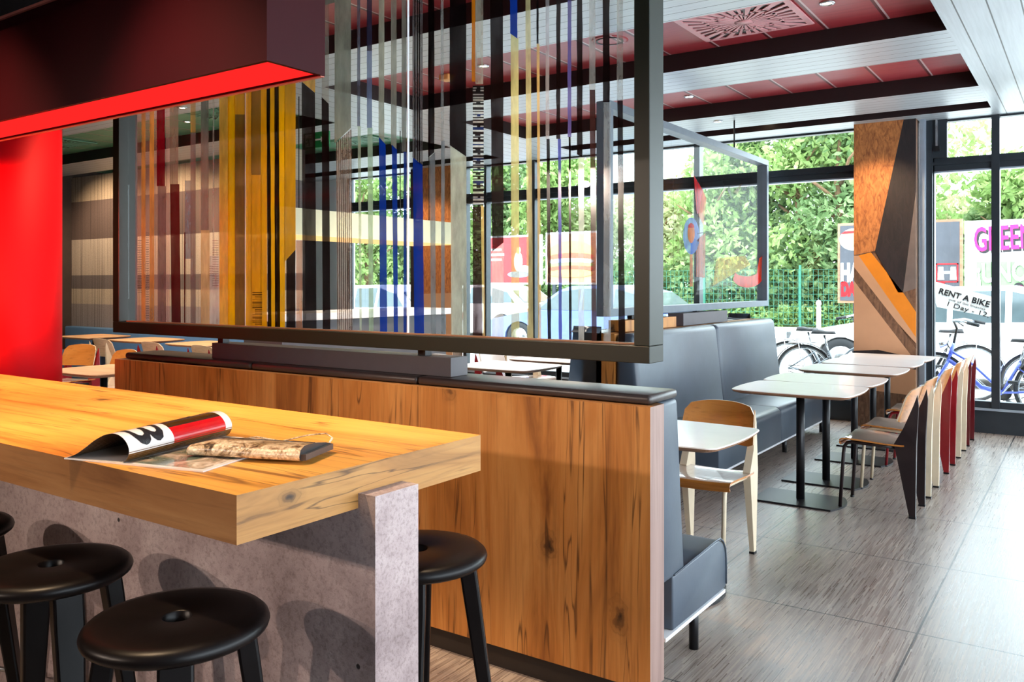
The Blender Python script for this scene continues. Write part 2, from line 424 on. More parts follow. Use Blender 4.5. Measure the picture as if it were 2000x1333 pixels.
class MB:
    """collects geometry with several materials, then links it as one mesh object"""
    def __init__(s):
        s.v = []; s.f = []; s.mi = []; s.sm = []; s.mats = []
    def m(s, mat):
        mat = M[mat] if isinstance(mat, str) else mat
        if mat not in s.mats: s.mats.append(mat)
        return s.mats.index(mat)
    def add(s, verts, faces, mat, smooth=False):
        b = len(s.v); i = s.m(mat)
        s.v += [tuple(p) for p in verts]
        for f in faces:
            s.f.append(tuple(b+k for k in f)); s.mi.append(i); s.sm.append(smooth)
        return s
    def box(s, x0, x1, y0, y1, z0, z1, mat, r=0, seg=2, fm=None):
        """fm: materials per side, keys +x -x +y -y +z -z"""
        if r > 0:
            bm = bmesh.new()
            bmesh.ops.create_cube(bm, size=1)
            for v in bm.verts:
                v.co = Vector(((x0+x1)/2+v.co.x*(x1-x0), (y0+y1)/2+v.co.y*(y1-y0), (z0+z1)/2+v.co.z*(z1-z0)))
            bmesh.ops.bevel(bm, geom=bm.edges[:], offset=r, segments=seg, profile=.5, affect='EDGES')
            s.bm(bm, mat, smooth=seg > 1); return s
        V = [(x0, y0, z0), (x1, y0, z0), (x1, y1, z0), (x0, y1, z0), (x0, y0, z1), (x1, y0, z1), (x1, y1, z1), (x0, y1, z1)]
        Fs = {'-z': (0, 3, 2, 1), '+z': (4, 5, 6, 7), '-y': (0, 1, 5, 4), '+x': (1, 2, 6, 5), '+y': (2, 3, 7, 6), '-x': (3, 0, 4, 7)}
        b = len(s.v); s.v += V
        for k, f in Fs.items():
            s.f.append(tuple(b+q for q in f)); s.mi.append(s.m((fm or {}).get(k, mat))); s.sm.append(False)
        return s
    def bm(s, bm, mat, smooth=False):
        bm.verts.ensure_lookup_table(); bm.verts.index_update()
        s.add([v.co[:] for v in bm.verts], [[v.index for v in f.verts] for f in bm.faces], mat, smooth)
        bm.free(); return s
    def prism(s, pts, d, mat, smooth=False, mat_side=None):
        """pts: closed loop of 3d points, d: extrusion vector"""
        n = len(pts); d = Vector(d)
        P = [Vector(p) for p in pts]; Q = [p+d for p in P]
        nrm = Vector((0, 0, 0))
        for i in range(n):
            nrm += P[i].cross(P[(i+1) % n])
        if nrm.dot(d) > 0:
            P.reverse(); Q.reverse()
        b = [p[:] for p in P]+[q[:] for q in Q]
        s.add(b, [tuple(range(n)), tuple(reversed(range(n, 2*n)))], mat)
        s.add(b, [(i, n+i, n+(i+1) % n, (i+1) % n) for i in range(n)], mat_side or mat, smooth)
        return s
    def tube(s, path, r, mat, seg=10, closed=False, flat=1.0, caps=True):
        path = [Vector(p) for p in path]; n = len(path)
        rr = r if isinstance(r, (list, tuple)) else [r]*n
        V = []; up = Vector((0, 0, 1))
        prev = None
        for i, p in enumerate(path):
            a = path[(i-1) % n] if (closed or i > 0) else p
            c = path[(i+1) % n] if (closed or i < n-1) else p
            t = (c-a).normalized()
            if prev is None:
                ref = up if abs(t.z) < .9 else Vector((1, 0, 0))
                u = t.cross(ref).normalized()
            else:
                u = (prev-t*prev.dot(t)).normalized()
            prev = u; w = t.cross(u).normalized()
            for k in range(seg):
                an = 2*PI*k/seg
                V.append(p+u*math.cos(an)*rr[i]+w*math.sin(an)*rr[i]*flat)
        Fs = []
        for i in range(n if closed else n-1):
            j = (i+1) % n
            for k in range(seg):
                l = (k+1) % seg
                Fs.append((i*seg+k, i*seg+l, j*seg+l, j*seg+k))
        if not closed and caps:
            Fs.append(tuple(reversed(range(seg)))); Fs.append(tuple(range((n-1)*seg, n*seg)))
        s.add(V, Fs, mat, True); return s
    def lathe(s, prof, c, mat, seg=32, a0=0, a1=2*PI, smooth=True):
        """prof: (radius, z) pairs"""
        n = len(prof); full = abs(a1-a0-2*PI) < 1e-6
        ns = seg if full else seg+1
        V = []
        for k in range(ns):
            a = a0+(a1-a0)*k/seg
            for r_, z in prof: V.append((c[0]+r_*math.cos(a), c[1]+r_*math.sin(a), c[2]+z))
        Fs = []
        for k in range(seg):
            l = (k+1) % ns
            for i in range(n-1):
                Fs.append((k*n+i, l*n+i, l*n+i+1, k*n+i+1))
        s.add(V, Fs, mat, smooth); return s
    def build(s, name, parent=None, world=True, fix=False):
        me = bpy.data.meshes.new(name)
        off = wloc(parent) if (parent is not None and world) else Vector((0, 0, 0))
        me.from_pydata([(Vector(v)-off)[:] for v in s.v], [], s.f)
        for m_ in s.mats: me.materials.append(m_)
        me.polygons.foreach_set('material_index', s.mi)
        me.polygons.foreach_set('use_smooth', s.sm)
        me.update()
        if fix:
            b = bmesh.new(); b.from_mesh(me); bmesh.ops.recalc_face_normals(b, faces=b.faces); b.to_mesh(me); b.free()
        o = bpy.data.objects.new(name, me); COL.objects.link(o)
        if parent is not None: o.parent = parent
        return o
def struct(o):
    o['kind'] = 'structure'; return o
def copy_tree(src, loc, rz, label, group=None, matmap=None):
    def cp(o, par):
        c = o.copy(); COL.objects.link(c)
        if par is not None: c.parent = par
        if matmap and o.type == 'MESH':
            c.data = o.data.copy()
            for i, mm in enumerate(c.data.materials):
                if mm and mm.name in matmap: c.data.materials[i] = M[matmap[mm.name]]
        for ch in list(o.children): cp(ch, c)
        return c
    r = cp(src, None)
    r.location = loc; r.rotation_euler = (0, 0, rz); r['label'] = label
    if group: r['group'] = group
    return r
def text_geo(mb, body, size, origin, ux, uz, mat, depth=.004, sx=1.0, align='LEFT', bold=0):
    """letters standing in the plane spanned by ux (reading) and uz (up)"""
    cu = bpy.data.curves.new('lettering', 'FONT'); cu.body = body; cu.size = size; cu.extrude = depth/2
    cu.align_x = align; cu.offset = bold; cu.resolution_u = 3
    o = bpy.data.objects.new('lettering', cu); COL.objects.link(o)
    dg = bpy.context.evaluated_depsgraph_get(); dg.update()
    me = bpy.data.meshes.new_from_object(o.evaluated_get(dg))
    ux = Vector(ux).normalized(); uz = Vector(uz).normalized(); n = ux.cross(uz)
    P = [Vector(origin)+ux*v.co.x*sx+uz*v.co.y+n*v.co.z for v in me.vertices]
    mb.add(P, [tuple(p.vertices) for p in me.polygons], mat)
    bpy.data.objects.remove(o); bpy.data.curves.remove(cu); bpy.data.meshes.remove(me)
    return mb

# ================================================================== SHELL
ZB = 3.078; ZC = 3.21; YW = 9.35
XL = -13.0; XR = 3.2; YB = -5.0
struct(MB().box(XL-.2, XR+.2, YB-.2, YW+.15, -.1, 0, 'floor').build('floor'))
# ceiling: panels in bays
cb = MB()
cb.box(XL, XR, YB, YW+.1, ZC+.04, ZC+.2, 'wall_dark')
cb.box(-5.30, -.70, YB, YW, ZC, ZC+.04, 'ceil_red')
cb.box(XL, -6.2, YB, YW, ZC, ZC+.04, 'ceil_green')
struct(cb.build('ceiling'))
nt = 0
def beam(x0, x1, y0, y1, under):
    global nt
    nt += 1
    o = MB().box(x0, x1, y0, y1, ZB, ZC+.03, 'beam_dark', fm={'-z': under}).build('trim_%d' % nt)
    return struct(o)
YS = [(YB, 2.9), (4.2, 4.88), (6.04, 6.71), (7.9, 8.6), (8.93, YW+.05)]
for y0, y1 in YS:
    beam(-5.24, -.76, y0, y1, 'slat_y')
    beam(XL, -6.3, y0, y1, 'slat_y')
beam(-6.3, -5.24, YB, YW+.05, 'slat_x')
beam(-.76, XR, YB, YW+.05, 'slat_x')
nt += 1
struct(MB().box(XL, -2.6, YB, 2.9, ZB-.06, ZB-.002, 'soffit_black').build('trim_%d' % nt))
# outer walls
struct(MB().box(XL-.2, XL, YB-.2, YW+.2, 0, ZC+.2, 'wall_dark').build('wall_left'))
struct(MB().box(XL-.2, XR+.2, YB-.2, YB, 0, ZC+.2, 'wall_dark').build('wall_front'))
wr = MB()
wr.box(XR, XR+.15, YB, YW+.15, 0, .3, 'win_frame')
wr.box(XR, XR+.15, YB, YW+.15, 2.95, ZC+.2, 'win_frame')
for y in (-5, -3.4, -1.8, -.2, 1.4, 3.0, 4.6, 6.2, 7.8, 9.30):
    wr.box(XR, XR+.15, y-.04, y+.04, .3, 2.95, 'win_frame')
wr.box(XR, XR+.15, YB, -1.0, .3, 2.95, 'wall_dark')
struct(wr.build('wall_right'))
# street glazing wall
def window(n, x0, x1, mull, z0=.22, zt=2.64, opener=None):
    f = MB()
    y0, y1 = YW, YW+.09
    f.box(x0, x1, y0-.02, y1, 0, z0, 'win_frame')
    f.box(x0, x1, y0-.04, y1, z0, z0+.02, 'win_silver')
    f.box(x0, x1, y0, y1, z0+.02, z0+.085, 'win_frame')
    f.box(x0, x1, y0, y1, zt-.07, zt+.06, 'win_frame')
    f.box(x0, x1, y0-.015, y0, zt-.01, zt+.02, 'win_frame')
    f.box(x0, x1, y0, y1, zt-.085, zt-.07, 'win_silver')
    f.box(x0, x1, y0, y1, ZB-.02, ZB+.1, 'win_frame')
    for a in (x0, x1):
        f.box(a-.03, a+.03, y0, y1, z0, ZB, 'win_frame')
    for a, w_ in mull:
        f.box(a-w_/2, a+w_/2, y0-.02, y1, z0, ZB, 'win_frame')
    o = struct(f.build('window_%d' % n))
    MB().box(x0, x1, YW+.03, YW+.045, z0+.05, ZB, 'glass').build('pane', o)
    return o
window(1, -7.22, -1.95, [(-6.85, .04), (-6.09, .10), (-3.79, .07)])
window(2, -1.32, XR, [(-.756, .07), (.9, .07), (2.2, .07)])
window(3, -9.5, -8.0, [])
struct(MB().box(XL, -9.5, YW, YW+.15, 0, ZC, 'wall_white').build('wall_back'))
# opener frames in the top lights beside the pillar
for x0, x1 in ((-2.02, -1.93), (-1.30, -1.17), (-8.15, -8.03)):
    nt += 1
    t_ = MB().box(x0, x1, YW-.05, YW, 2.70, ZB, 'win_frame').box(x0+.03, x0+.05, YW-.08, YW-.05, 2.80, ZB, 'chrome').box(x0+.02, x0+.07, YW-.1, YW-.05, 2.76, 2.81, 'black_metal')
    struct(t_.build('trim_%d' % nt))
# slim silver post beside pillar
nt += 1
struct(MB().box(-1.40, -1.355, YW-.16, YW, 0, ZB, 'win_silver').box(-1.355, -1.30, YW-.06, YW, 0, ZB, 'win_frame').build('trim_%d' % nt))
# wall with mural (stands free on the left, room goes on behind)
struct(MB().box(XL, -7.9, 6.9, 7.05, 0, ZB, 'mural').build('wall_mural'))

# ------------------------------------------------------------------ pillars with graphic covering
def pillar(X0, X1, Y0, label, loc, simple=False):
    o = thing('pillar', label, 'pillar', loc)
    y1 = YW-.02
    w = X1-X0
    # slanting fields laid out on the front face as (u,z): u 0..1
    MB().box(X0, X1, Y0+.012, y1, 0, ZB, 'pil_brown').build('core', o)
    Fm = MB()
    def field(pts, mat, d=.012):
        P = [(X0+u*w, Y0+.012-d, z) for u, z in pts]
        Fm.prism(P, (0, d, 0), mat)
    if simple:
        field([(.14, ZB), (1, ZB), (1, 1.32), (.14, 1.30)], 'pil_orange')
        field([(0, ZB), (.14, ZB), (.14, .02), (0, .02)], 'pil_dark')
        field([(.14, 1.30), (1, 1.32), (1, .02), (.14, .02)], 'pil_tan')
        Fm.build('printed_covering', o)
        return o
    field([(0, ZB), (.81, ZB), (.35, 1.78), (0, 1.74)], 'pil_orange')
    field([(.81, ZB), (1, ZB), (1, 2.35), (.80, 1.36), (.72, 1.36), (.35, 1.78)], 'pil_dark')
    field([(1, 2.35), (1, 1.40), (.80, 1.36)], 'pil_grey')
    field([(0, 1.74), (.35, 1.78), (.10, 1.74)], 'pil_brown')
    field([(.08, 1.735), (.28, 1.765), (.80, 1.36), (1, 1.17), (1, .92)], 'pil_bright')
    field([(0, 1.735), (.08, 1.735), (1, .92), (1, .86), (.72, 1.05), (0, 1.62)], 'pil_tan')
    field([(0, 1.62), (.72, 1.05), (1, .80), (1, .72), (.95, .72), (0, 1.48)], 'pil_brown')
    field([(1, 1.40), (1, 1.17), (.80, 1.36)], 'pil_brown')
    field([(0, 1.48), (.95, .72), (.4, .78), (0, .76)], 'pil_tan')
    field([(0, .76), (.4, .78), (.95, .72), (1, .72), (1, .60), (0, .64)], 'pil_dark')
    field([(0, .64), (1, .60), (1, .34), (0, .38)], 'pil_tan')
    field([(0, .38), (1, .34), (1, 0.02), (0, 0.02)], 'pil_brown')
    Fm.build('printed_covering', o)
    return o
pillar(-2.0, -1.42, 9.1, 'square pillar by the bicycles, clad in orange, black and tan slanting panels', (-1.71, 9.2, 0))
pillar(-8.0, -7.24, 9.1, 'square pillar with orange rough panel, seen through the striped glass', (-7.62, 9.2, 0), True)

# ================================================================== BAR TABLE
bt = thing('bar_table', 'long high oak bar table resting on a grey concrete slab in the foreground', 'table', (-3.2, 1.48, 0))
XE = -1.398
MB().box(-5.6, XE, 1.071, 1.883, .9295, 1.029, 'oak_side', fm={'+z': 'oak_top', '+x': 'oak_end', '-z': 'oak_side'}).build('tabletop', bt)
MB().box(-5.6, XE-.002, 1.408, 1.557, .0, .9290, 'concrete').box(XE, -1.344, 1.408, 1.557, 0, .964, 'concrete').box(XE-.002, XE, 1.408, 1.557, 0, .929, 'concrete').build('concrete_base', bt)

# ================================================================== STOOLS
def make_stool(loc, label):
    t = thing('bar_stool', label, 'stool', loc, 0, 'black bar stools at the high table')
    zs = .748; r = .189
    prof = [(.030, zs-.03), (.030, zs-.002), (.034, zs), (r-.03, zs), (r-.012, zs-.003), (r-.003, zs-.011), (r, zs-.02), (r-.003, zs-.029), (r-.012, zs-.036), (r-.03, zs-.038), (.030, zs-.038), (.030, zs-.03)]
    MB().lathe(prof, (0, 0, 0), 'stool_wood', 48).build('seat', t, world=False)
    for k in range(4):
        a = PI/4+k*PI/2
        top = Vector((math.cos(a)*.135, math.sin(a)*.135, zs-.036)); bot = Vector((math.cos(a)*.235, math.sin(a)*.235, 0))
        tn = Vector((-math.sin(a), math.cos(a), 0)); rd = Vector((math.cos(a), math.sin(a), 0))
        b = MB(); V = []
        for p, w1, w2 in ((bot, .017, .014), (bot.lerp(top, .5), .026, .018), (bot.lerp(top, .9), .034, .022), (top, .034, .022)):
            for s1, s2 in ((-1, -1), (1, -1), (1, 1), (-1, 1)):
                V.append(p+tn*s1*w1+rd*s2*w2)
        Fs = [(0, 3, 2, 1), (12, 13, 14, 15)]
        for i in range(3):
            for q in range(4):
                Fs.append((i*4+q, i*4+(q+1) % 4, i*4+4+(q+1) % 4, i*4+4+q))
        lg = b.add(V, Fs, 'stool_wood').build('leg', t, world=False, fix=True)
        md = lg.modifiers.new('bevel', 'BEVEL'); md.width = .006; md.segments = 2
    pth = [(math.cos(2*PI*k/32)*.205, math.sin(2*PI*k/32)*.205, .24) for k in range(32)]
    MB().tube(pth, .008, 'chrome', 8, closed=True).build('foot_ring', t, world=False)
    return t
st = make_stool((-1.59, 1.068, 0), 'black round bar stool at the corner of the bar table, nearest one')
st.rotation_euler.z = R(10)
copy_tree(st, (-2.15, 1.09, 0), R(32), 'black round bar stool second from the table corner, left of the nearest')
copy_tree(st, (-2.76, 1.08, 0), R(5), 'black bar stool cut off by the left edge of the picture')
copy_tree(st, (-1.475, 1.70, 0), R(-8), 'black bar stool between concrete slab and oak partition, far side of the bar table')

# ================================================================== HANGING LIGHT
cl = thing('hanging_light', 'long dark red box light with glowing red underside hung over the bar table', 'light', (-3.6, 1.4955, 2.011))
cy0, cy1, cx1, cz0, cz1 = 1.398, 1.593, -1.706, 2.011, 2.32
MB().box(-6.2, cx1, cy0, cy0+.012, cz0, cz1, 'canopy').box(-6.2, cx1, cy1-.012, cy1, cz0, cz1, 'canopy').box(cx1-.012, cx1, cy0+.012, cy1-.012, cz0, cz1, 'canopy').box(-6.2, cx1-.012, cy0+.012, cy1-.012, cz1-.02, cz1, 'canopy').build('housing', cl)
MB().box(-6.2, cx1-.012, cy0+.013, cy1-.013, cz0+.006, cz0+.014, 'diffuser').build('diffuser', cl)
MB().box(-6.2, cx1-.004, cy1-.012, cy1+.001, cz0-.003, cz0-.0005, 'canopy_trim').build('edge_highlight', cl)  # pale strip standing in for the highlight along the far lower edge
MB().box(-6.2, -2.2, cy0+.03, cy1-.03, cz1, cz1+.055, 'canopy').build('mounting_rail', cl)
MB().box(-6.2, -2.2, cy0+.02, cy1-.02, cz1+.0551, cz1+.064, 'canopy_trim').build('rail_cap', cl)
for x in (-5.2, -3.0):
    MB().tube([(x, 1.4955, cz1+.06), (x, 1.4955, ZB)], .006, 'black_metal', 8).build('hanging_rod', cl)
rc = thing('round_column', 'bright red round column behind the bar table at the left', 'column', (-4.50, 2.103, 0))
MB().lathe([(.001, 0), (.21, 0), (.21, 2.36), (.001, 2.36)], (-4.50, 2.103, 0), 'column_red', 64).build('column_shaft', rc)
MB().lathe([(.001, 2.361), (.205, 2.361), (.205, 3.017), (.001, 3.017)], (-4.50, 2.103, 0), 'soffit_black', 48).build('column_unlit', rc)  # upper column coloured black to stand for its unlit part

# ================================================================== PARTITION BENCH 1
b1 = thing('banquette', 'long bench behind an oak panelled partition, grey leather on its far side', 'bench', (-2.8, 2.9, 0))
MB().box(-4.40, -1.208, 2.573, 2.683, .09, 1.037, 'oak_panel', fm={'+x': 'oak_edge_light', '+z': 'oak_side'}).build('wood_panel', b1)
MB().box(-4.38, -1.23, 2.60, 2.675, 0, .09, 'kick').build('kickboard', b1)
for x0, x1 in ((-4.36, -3.3), (-3.297, -2.26), (-2.257, -1.222)):
    MB().box(x0, x1, 2.605, 2.835, 1.039, 1.072, 'leather_dark', r=.014, seg=3).build('top_cushion', b1)
    m_ = MB(); bmx = bmesh.new(); bmesh.ops.create_cube(bmx, size=1)
    for v in bmx.verts:
        z = .40 if v.co.z < 0 else 1.04
        yy = (2.690 if v.co.y < 0 else (2.90 if v.co.z < 0 else 2.835))
        v.co = Vector((x0 if v.co.x < 0 else x1, yy, z))
    bmesh.ops.bevel(bmx, geom=bmx.edges[:], offset=.018, segments=3, profile=.5, affect='EDGES')
    m_.bm(bmx, 'leather', True); m_.build('back_cushion', b1)
    bmx = bmesh.new(); bmesh.ops.create_cube(bmx, size=1)
    for v in bmx.verts:
        v.co = Vector((x0 if v.co.x < 0 else x1, 2.79 if v.co.y < 0 else 3.32, (.215 if v.co.z < 0 else (.43 if v.co.y > 0 else .41))))
    es = [e for e in bmx.edges if all(v.co.y > 3.3 for v in e.verts) and all(v.co.z > .4 for v in e.verts)]
    bmesh.ops.bevel(bmx, geom=es, offset=.10, segments=6, profile=.5, affect='EDGES')
    m_ = MB(); m_.bm(bmx, 'leather', True); so = m_.build('seat', b1)
    md = so.modifiers.new('bevel', 'BEVEL'); md.width = .008; md.segments = 2; md.limit_method = 'ANGLE'
MB().box(-4.36, -1.218, 2.72, 3.30, .200, .214, 'white_trim').build('base_trim', b1)
for x in (-4.2, -2.75, -1.30):
    for y in (2.80, 3.17):
        MB().tube([(x, y, 0), (x, y, .2)], .019, 'black_metal', 12).build('leg', b1)
# piping on the end of the seat and the top cushion
pp = [(-1.2215, 2.80, .412), (-1.2215, 3.2, .432), (-1.2215, 3.25, .43), (-1.2215, 3.285, .41), (-1.2215, 3.31, .375), (-1.2215, 3.318, .33), (-1.2215, 3.318, .23)]
MB().tube(pp, .004, 'leather', 6).build('piping', b1)
# grey ledge box on the partition
MB().box(-3.66, -2.12, 2.655, 2.765, 1.0735, 1.150, 'grey_laminate').build('ledge_box', b1)

# ================================================================== STRIPED GLASS SCREEN
PS = 2.628
s1 = thing('glass_screen', 'big framed glass screen printed with black, yellow and blue stripes above the oak partition', 'screen', (-2.8, PS, 1.182))
sx0, sx1, sy0, sy1, sz0, sz1 = -4.42, -1.210, 2.573, 2.683, 1.182, 2.775
fb = .058
MB().box(sx0, sx1, sy0, sy1, sz0, sz0+fb, 'frame_olive', r=.002, seg=1).build('bottom_rail', s1)
MB().box(sx0, sx1, sy0, sy1, sz1-fb, sz1, 'frame_olive', r=.002, seg=1).build('top_rail', s1)
for a, b in ((sx0, sx0+fb), (sx1-fb, sx1)):
    MB().box(a, b, sy0, sy1, sz0+fb+.0005, sz1-fb-.0005, 'frame_olive', r=.002, seg=1).build('upright', s1)
MB().box(sx0+fb+.001, sx1-fb-.001, PS-.012, PS+.012, sz0+fb+.0005, sz0+fb+.006, 'table_edge').build('glazing_bead', s1)
for x in (atY(828, 690, 2.69).x, -3.62):
    MB().box(x-.02, x+.02, 2.675, 2.715, 1.1505, sz0+.02, 'black_metal').build('support_foot', s1)
for x in (-3.9, -1.7):
    MB().tube([(x, 2.628, sz1), (x, 2.628, ZB if x < 0 else ZB)], .008, 'black_metal', 8).build('hanging_rod', s1)
joints = [atY(480.5, 400, PS).x, atY(797, 400, PS).x]
edges = [sx0+fb+.002, joints[0], joints[1], sx1-fb-.002]
for i in range(3):
    MB().box(edges[i]+.002, edges[i+1]-.002, PS-.004, PS+.004, sz0+fb+.006, sz1-fb, 'screen_glass').build('glass_panel', s1)
INK = {}
def inkm(c, a):
    k = (c, round(a, 2))
    if k not in INK:
        INK[k] = ink('print_%d_%d_%d_%d' % (c+(int(a*100),)), rgb(*c), a, .30 if a < .95 else .12)
    return INK[k]
rs = random.Random(4)
prt = MB()
ZT = sz1-fb-.004; ZBm = sz0+fb+.007
def stripe(x0, x1, yt, yb, c, a, lay=0, yt2=None, yb2=None, wav=.55, xb0=None, xb1=None):
    """x0..x1 at the top; yt/yt2 left and right height of the top end; None = runs to the frame"""
    mat = inkm(c, a)
    X0 = atY(x0, 400, PS).x; X1 = atY(x1, 400, PS).x
    B0 = atY(xb0, 400, PS).x if xb0 else X0; B1 = atY(xb1, 400, PS).x if xb1 else X1
    def zz(x, y, d):
        if y is None: return d
        return max(ZBm, min(ZT, atY(x, y, PS).z))
    tl = zz(x0, yt, ZT); tr = zz(x1, yt2 if yt2 is not None else yt, ZT)
    bl = zz(x0, yb, ZBm); br = zz(x1, yb2 if yb2 is not None else yb, ZBm)
    N = 14; y = PS-.0046-lay*.0009
    V = []; wv = .0012*wav
    for i in range(N+1):
        f = i/N
        e = 0 if i in (0, N) else 1
        V.append((X0+(B0-X0)*f+rs.uniform(-wv, wv)*e, y, tl+(bl-tl)*f)); V.append((X1+(B1-X1)*f+rs.uniform(-wv, wv)*e, y, tr+(br-tr)*f))
    prt.add(V, [(2*i, 2*i+2, 2*i+3, 2*i+1) for i in range(N)], mat)
n_ = None
DK = (12, 6, 8); DK2 = (40, 20, 20); YE = (238, 178, 0); OR = (226, 150, 20); MU = (176, 128, 34); BL = (12, 56, 160); PG = (186, 200, 180); PW = (214, 220, 224)
stripe(266, 310, n_, n_, (206, 150, 140), .22)
stripe(278, 286, n_, n_, (206, 146, 66), .62, 1)
stripe(294, 303, n_, n_, (206, 146, 66), .62, 1)
stripe(308, 324, n_, 364, (96, 4, 18), .97, 1)
stripe(310, 326, 364, n_, (112, 80, 80), .85, 1)
stripe(325, 333, n_, n_, (196, 150, 150), .28)
stripe(333, 350, n_, 360, (110, 92, 84), .72)
stripe(334, 352, 360, n_, (44, 10, 14), 1, 1, xb0=337, xb1=355)
stripe(361.5, 364, 454, n_, DK, 1, 1)
stripe(363, 375, 353, 506, (98, 108, 122), .7)
stripe(374, 384, 259, n_, (86, 84, 84), .78, 1)
stripe(374, 384, n_, 259, (190, 140, 60), .5, 1)
stripe(394, 409, n_, 450, (104, 106, 98), .85)
stripe(394, 411, 450, n_, (200, 170, 118), .7)
stripe(411, 430, 500, n_, (206, 206, 204), .5)
stripe(417, 420, n_, 500, (170, 168, 160), .5)
stripe(430, 449, n_, n_, (214, 164, 60), .88)
stripe(447, 461, n_, n_, YE, 1, 1)
stripe(460, 480, n_, 224, (214, 152, 26), .96)
stripe(460, 480, 224, n_, (124, 84, 26), .94)
stripe(481, 493, n_, n_, (226, 152, 24), .97)
stripe(492, 511, n_, 342, (142, 96, 26), .96)
stripe(492, 512, 342, n_, OR, 1)
stripe(511, 523, n_, n_, (232, 160, 12), 1)
stripe(521.5, 528.5, n_, n_, (22, 9, 8), 1, 1, wav=1.2, xb0=525, xb1=532)
stripe(527, 540, n_, n_, (238, 172, 6), 1)
stripe(537, 545, n_, n_, (22, 9, 8), 1, 1, wav=1.2, xb0=539, xb1=549)
stripe(543, 558, n_, n_, (240, 178, 4), 1)
stripe(557, 579, n_, 512, (198, 146, 20), .97, yb2=488)
stripe(561, 579, 508, n_, (18, 8, 10), 1, 1, yt2=488)
stripe(580, 592, 470, n_, (150, 96, 56), .6)
stripe(591, 617, n_, 160, (214, 168, 70), .8, yb2=182)
stripe(591, 617, 160, n_, (16, 8, 9), .90, 1, yt2=182, xb0=593, xb1=620)
stripe(630, 644, n_, 190, (150, 148, 140), .5, yb2=203)
stripe(630, 644, 190, n_, (18, 9, 10), .97, 1, yt2=203, xb0=632, xb1=647)
stripe(655, 687, n_, 280, (128, 134, 122), .88, yb2=250)
stripe(658, 688, 280, n_, (196, 182, 170), .42, yt2=252, xb0=660, xb1=690)
for k in range(8):
    stripe(659+k*3.9, 660.2+k*3.9, 278-k*3.4, n_, (70, 46, 42), .95, 1, xb0=661+k*3.9, xb1=662.2+k*3.9)
stripe(699, 705, n_, 247, (92, 96, 112), .8)
stripe(700, 706, 247, n_, (176, 192, 172), .62, xb0=704, xb1=708)
stripe(718, 728, n_, 100, (44, 44, 66), .9)
stripe(718, 728, 100, 250, (106, 122, 156), .8)
stripe(719, 729, 250, n_, (160, 190, 166), .72, xb0=722, xb1=731)
stripe(741, 752, n_, 268, (160, 164, 148), .82, yb2=280)
stripe(742, 755, 268, n_, BL, .97, 1, yt2=283, xb0=744, xb1=758)
stripe(765, 776, n_, 283, (152, 154, 142), .8, yb2=292)
stripe(767, 777, 283, n_, BL, .97, 1, yt2=293, xb0=771, xb1=779)
stripe(786, 795, n_, 297, (128, 132, 124), .82)
stripe(790, 796, 297, n_, BL, .96, 1)
stripe(807, 827, n_, 308, (96, 94, 96), .8, yb2=322)
for k in (811, 816, 820):
    stripe(k, k+2, n_, 310+(k-807), DK, .96, 1)
stripe(808, 827, 308, n_, (12, 50, 150), .98, 1, yt2=323, xb0=811, xb1=830)
stripe(838, 850, n_, 308, (10, 5, 7), 1, 1, yb2=298, wav=1)
stripe(841, 851, 308, n_, (118, 130, 138), .75, yt2=298, xb0=843, xb1=853)
stripe(862, 868, n_, 275, (170, 176, 176), .5)
stripe(863, 870, 275, n_, (118, 132, 142), .75)
stripe(880, 912, n_, 284, (14, 8, 10), 1, 1, yb2=306, wav=1)
stripe(881, 912, 284, n_, (176, 192, 182), .72, yt2=306, xb0=883, xb1=913)
stripe(923, 930, n_, 160, (206, 124, 26), .92, 1)
stripe(930, 945, n_, 165, (196, 194, 178), .5)
stripe(925, 946, 168, 400, (196, 200, 196), .55)
y_ = 168.0; k = 0
while y_ < 402:
    h_ = rs.choice((1.6, 2.4, 3.2, 5.5))
    c_ = (22, 40, 92) if (k % 4 == 1 and y_ > 215) else (24, 18, 22)
    stripe(925, 946.5, y_, y_+h_, c_, .97, 1, yt2=y_+rs.uniform(-.6, .6), wav=.2)
    if rs.random() < .4:
        stripe(932+rs.uniform(-3, 3), 940, y_+h_, y_+h_+3.2, c_, .95, 1, wav=.1)
    y_ += h_+rs.choice((2.5, 3.2, 4.2)); k += 1
stripe(925, 941, 404, n_, (40, 20, 22), .97, 1, xb0=925, xb1=944)
stripe(940, 946, 402, n_, (206, 178, 116), .8, xb0=944, xb1=949)
stripe(958, 984, n_, 492, (18, 10, 10), .98, 1, yb2=474, wav=1, xb0=963, xb1=985)
stripe(962, 985, 492, n_, (222, 222, 222), .6, yt2=474)
stripe(998, 1012, n_, 66, (14, 56, 160), .97, 1, yb2=76)
stripe(999, 1014, 66, n_, (200, 200, 140), .72, yt2=76, xb0=1000, xb1=1016)
stripe(1027, 1036, n_, n_, (210, 204, 152), .66, xb0=1031, xb1=1043)
stripe(1049.5, 1053.5, n_, 86, DK, 1, 1)
stripe(1049.5, 1055, 86, n_, (206, 176, 114), .72, xb0=1052, xb1=1058)
stripe(1067, 1074, n_, 272, (186, 184, 190), .5)
stripe(1069, 1075, 272, n_, DK, 1, 1, wav=1.2, xb0=1071.5, xb1=1078)
stripe(1088, 1096, n_, 272, (20, 10, 11), 1, 1, wav=1.2)
stripe(1091, 1097, 272, n_, (72, 80, 168), .94, 1, wav=1, xb0=1093, xb1=1099)
stripe(1110, 1117, n_, 268, (98, 90, 156), .85, wav=.8)
stripe(1112, 1116, 268, n_, DK, 1, 1, xb0=1113, xb1=1118)
stripe(1128.5, 1139, n_, 302, (18, 10, 10), 1, 1, wav=1, yb2=308)
stripe(1131, 1142, 308, n_, (220, 224, 222), .55)
stripe(1152, 1164, n_, 176, (190, 190, 186), .5)
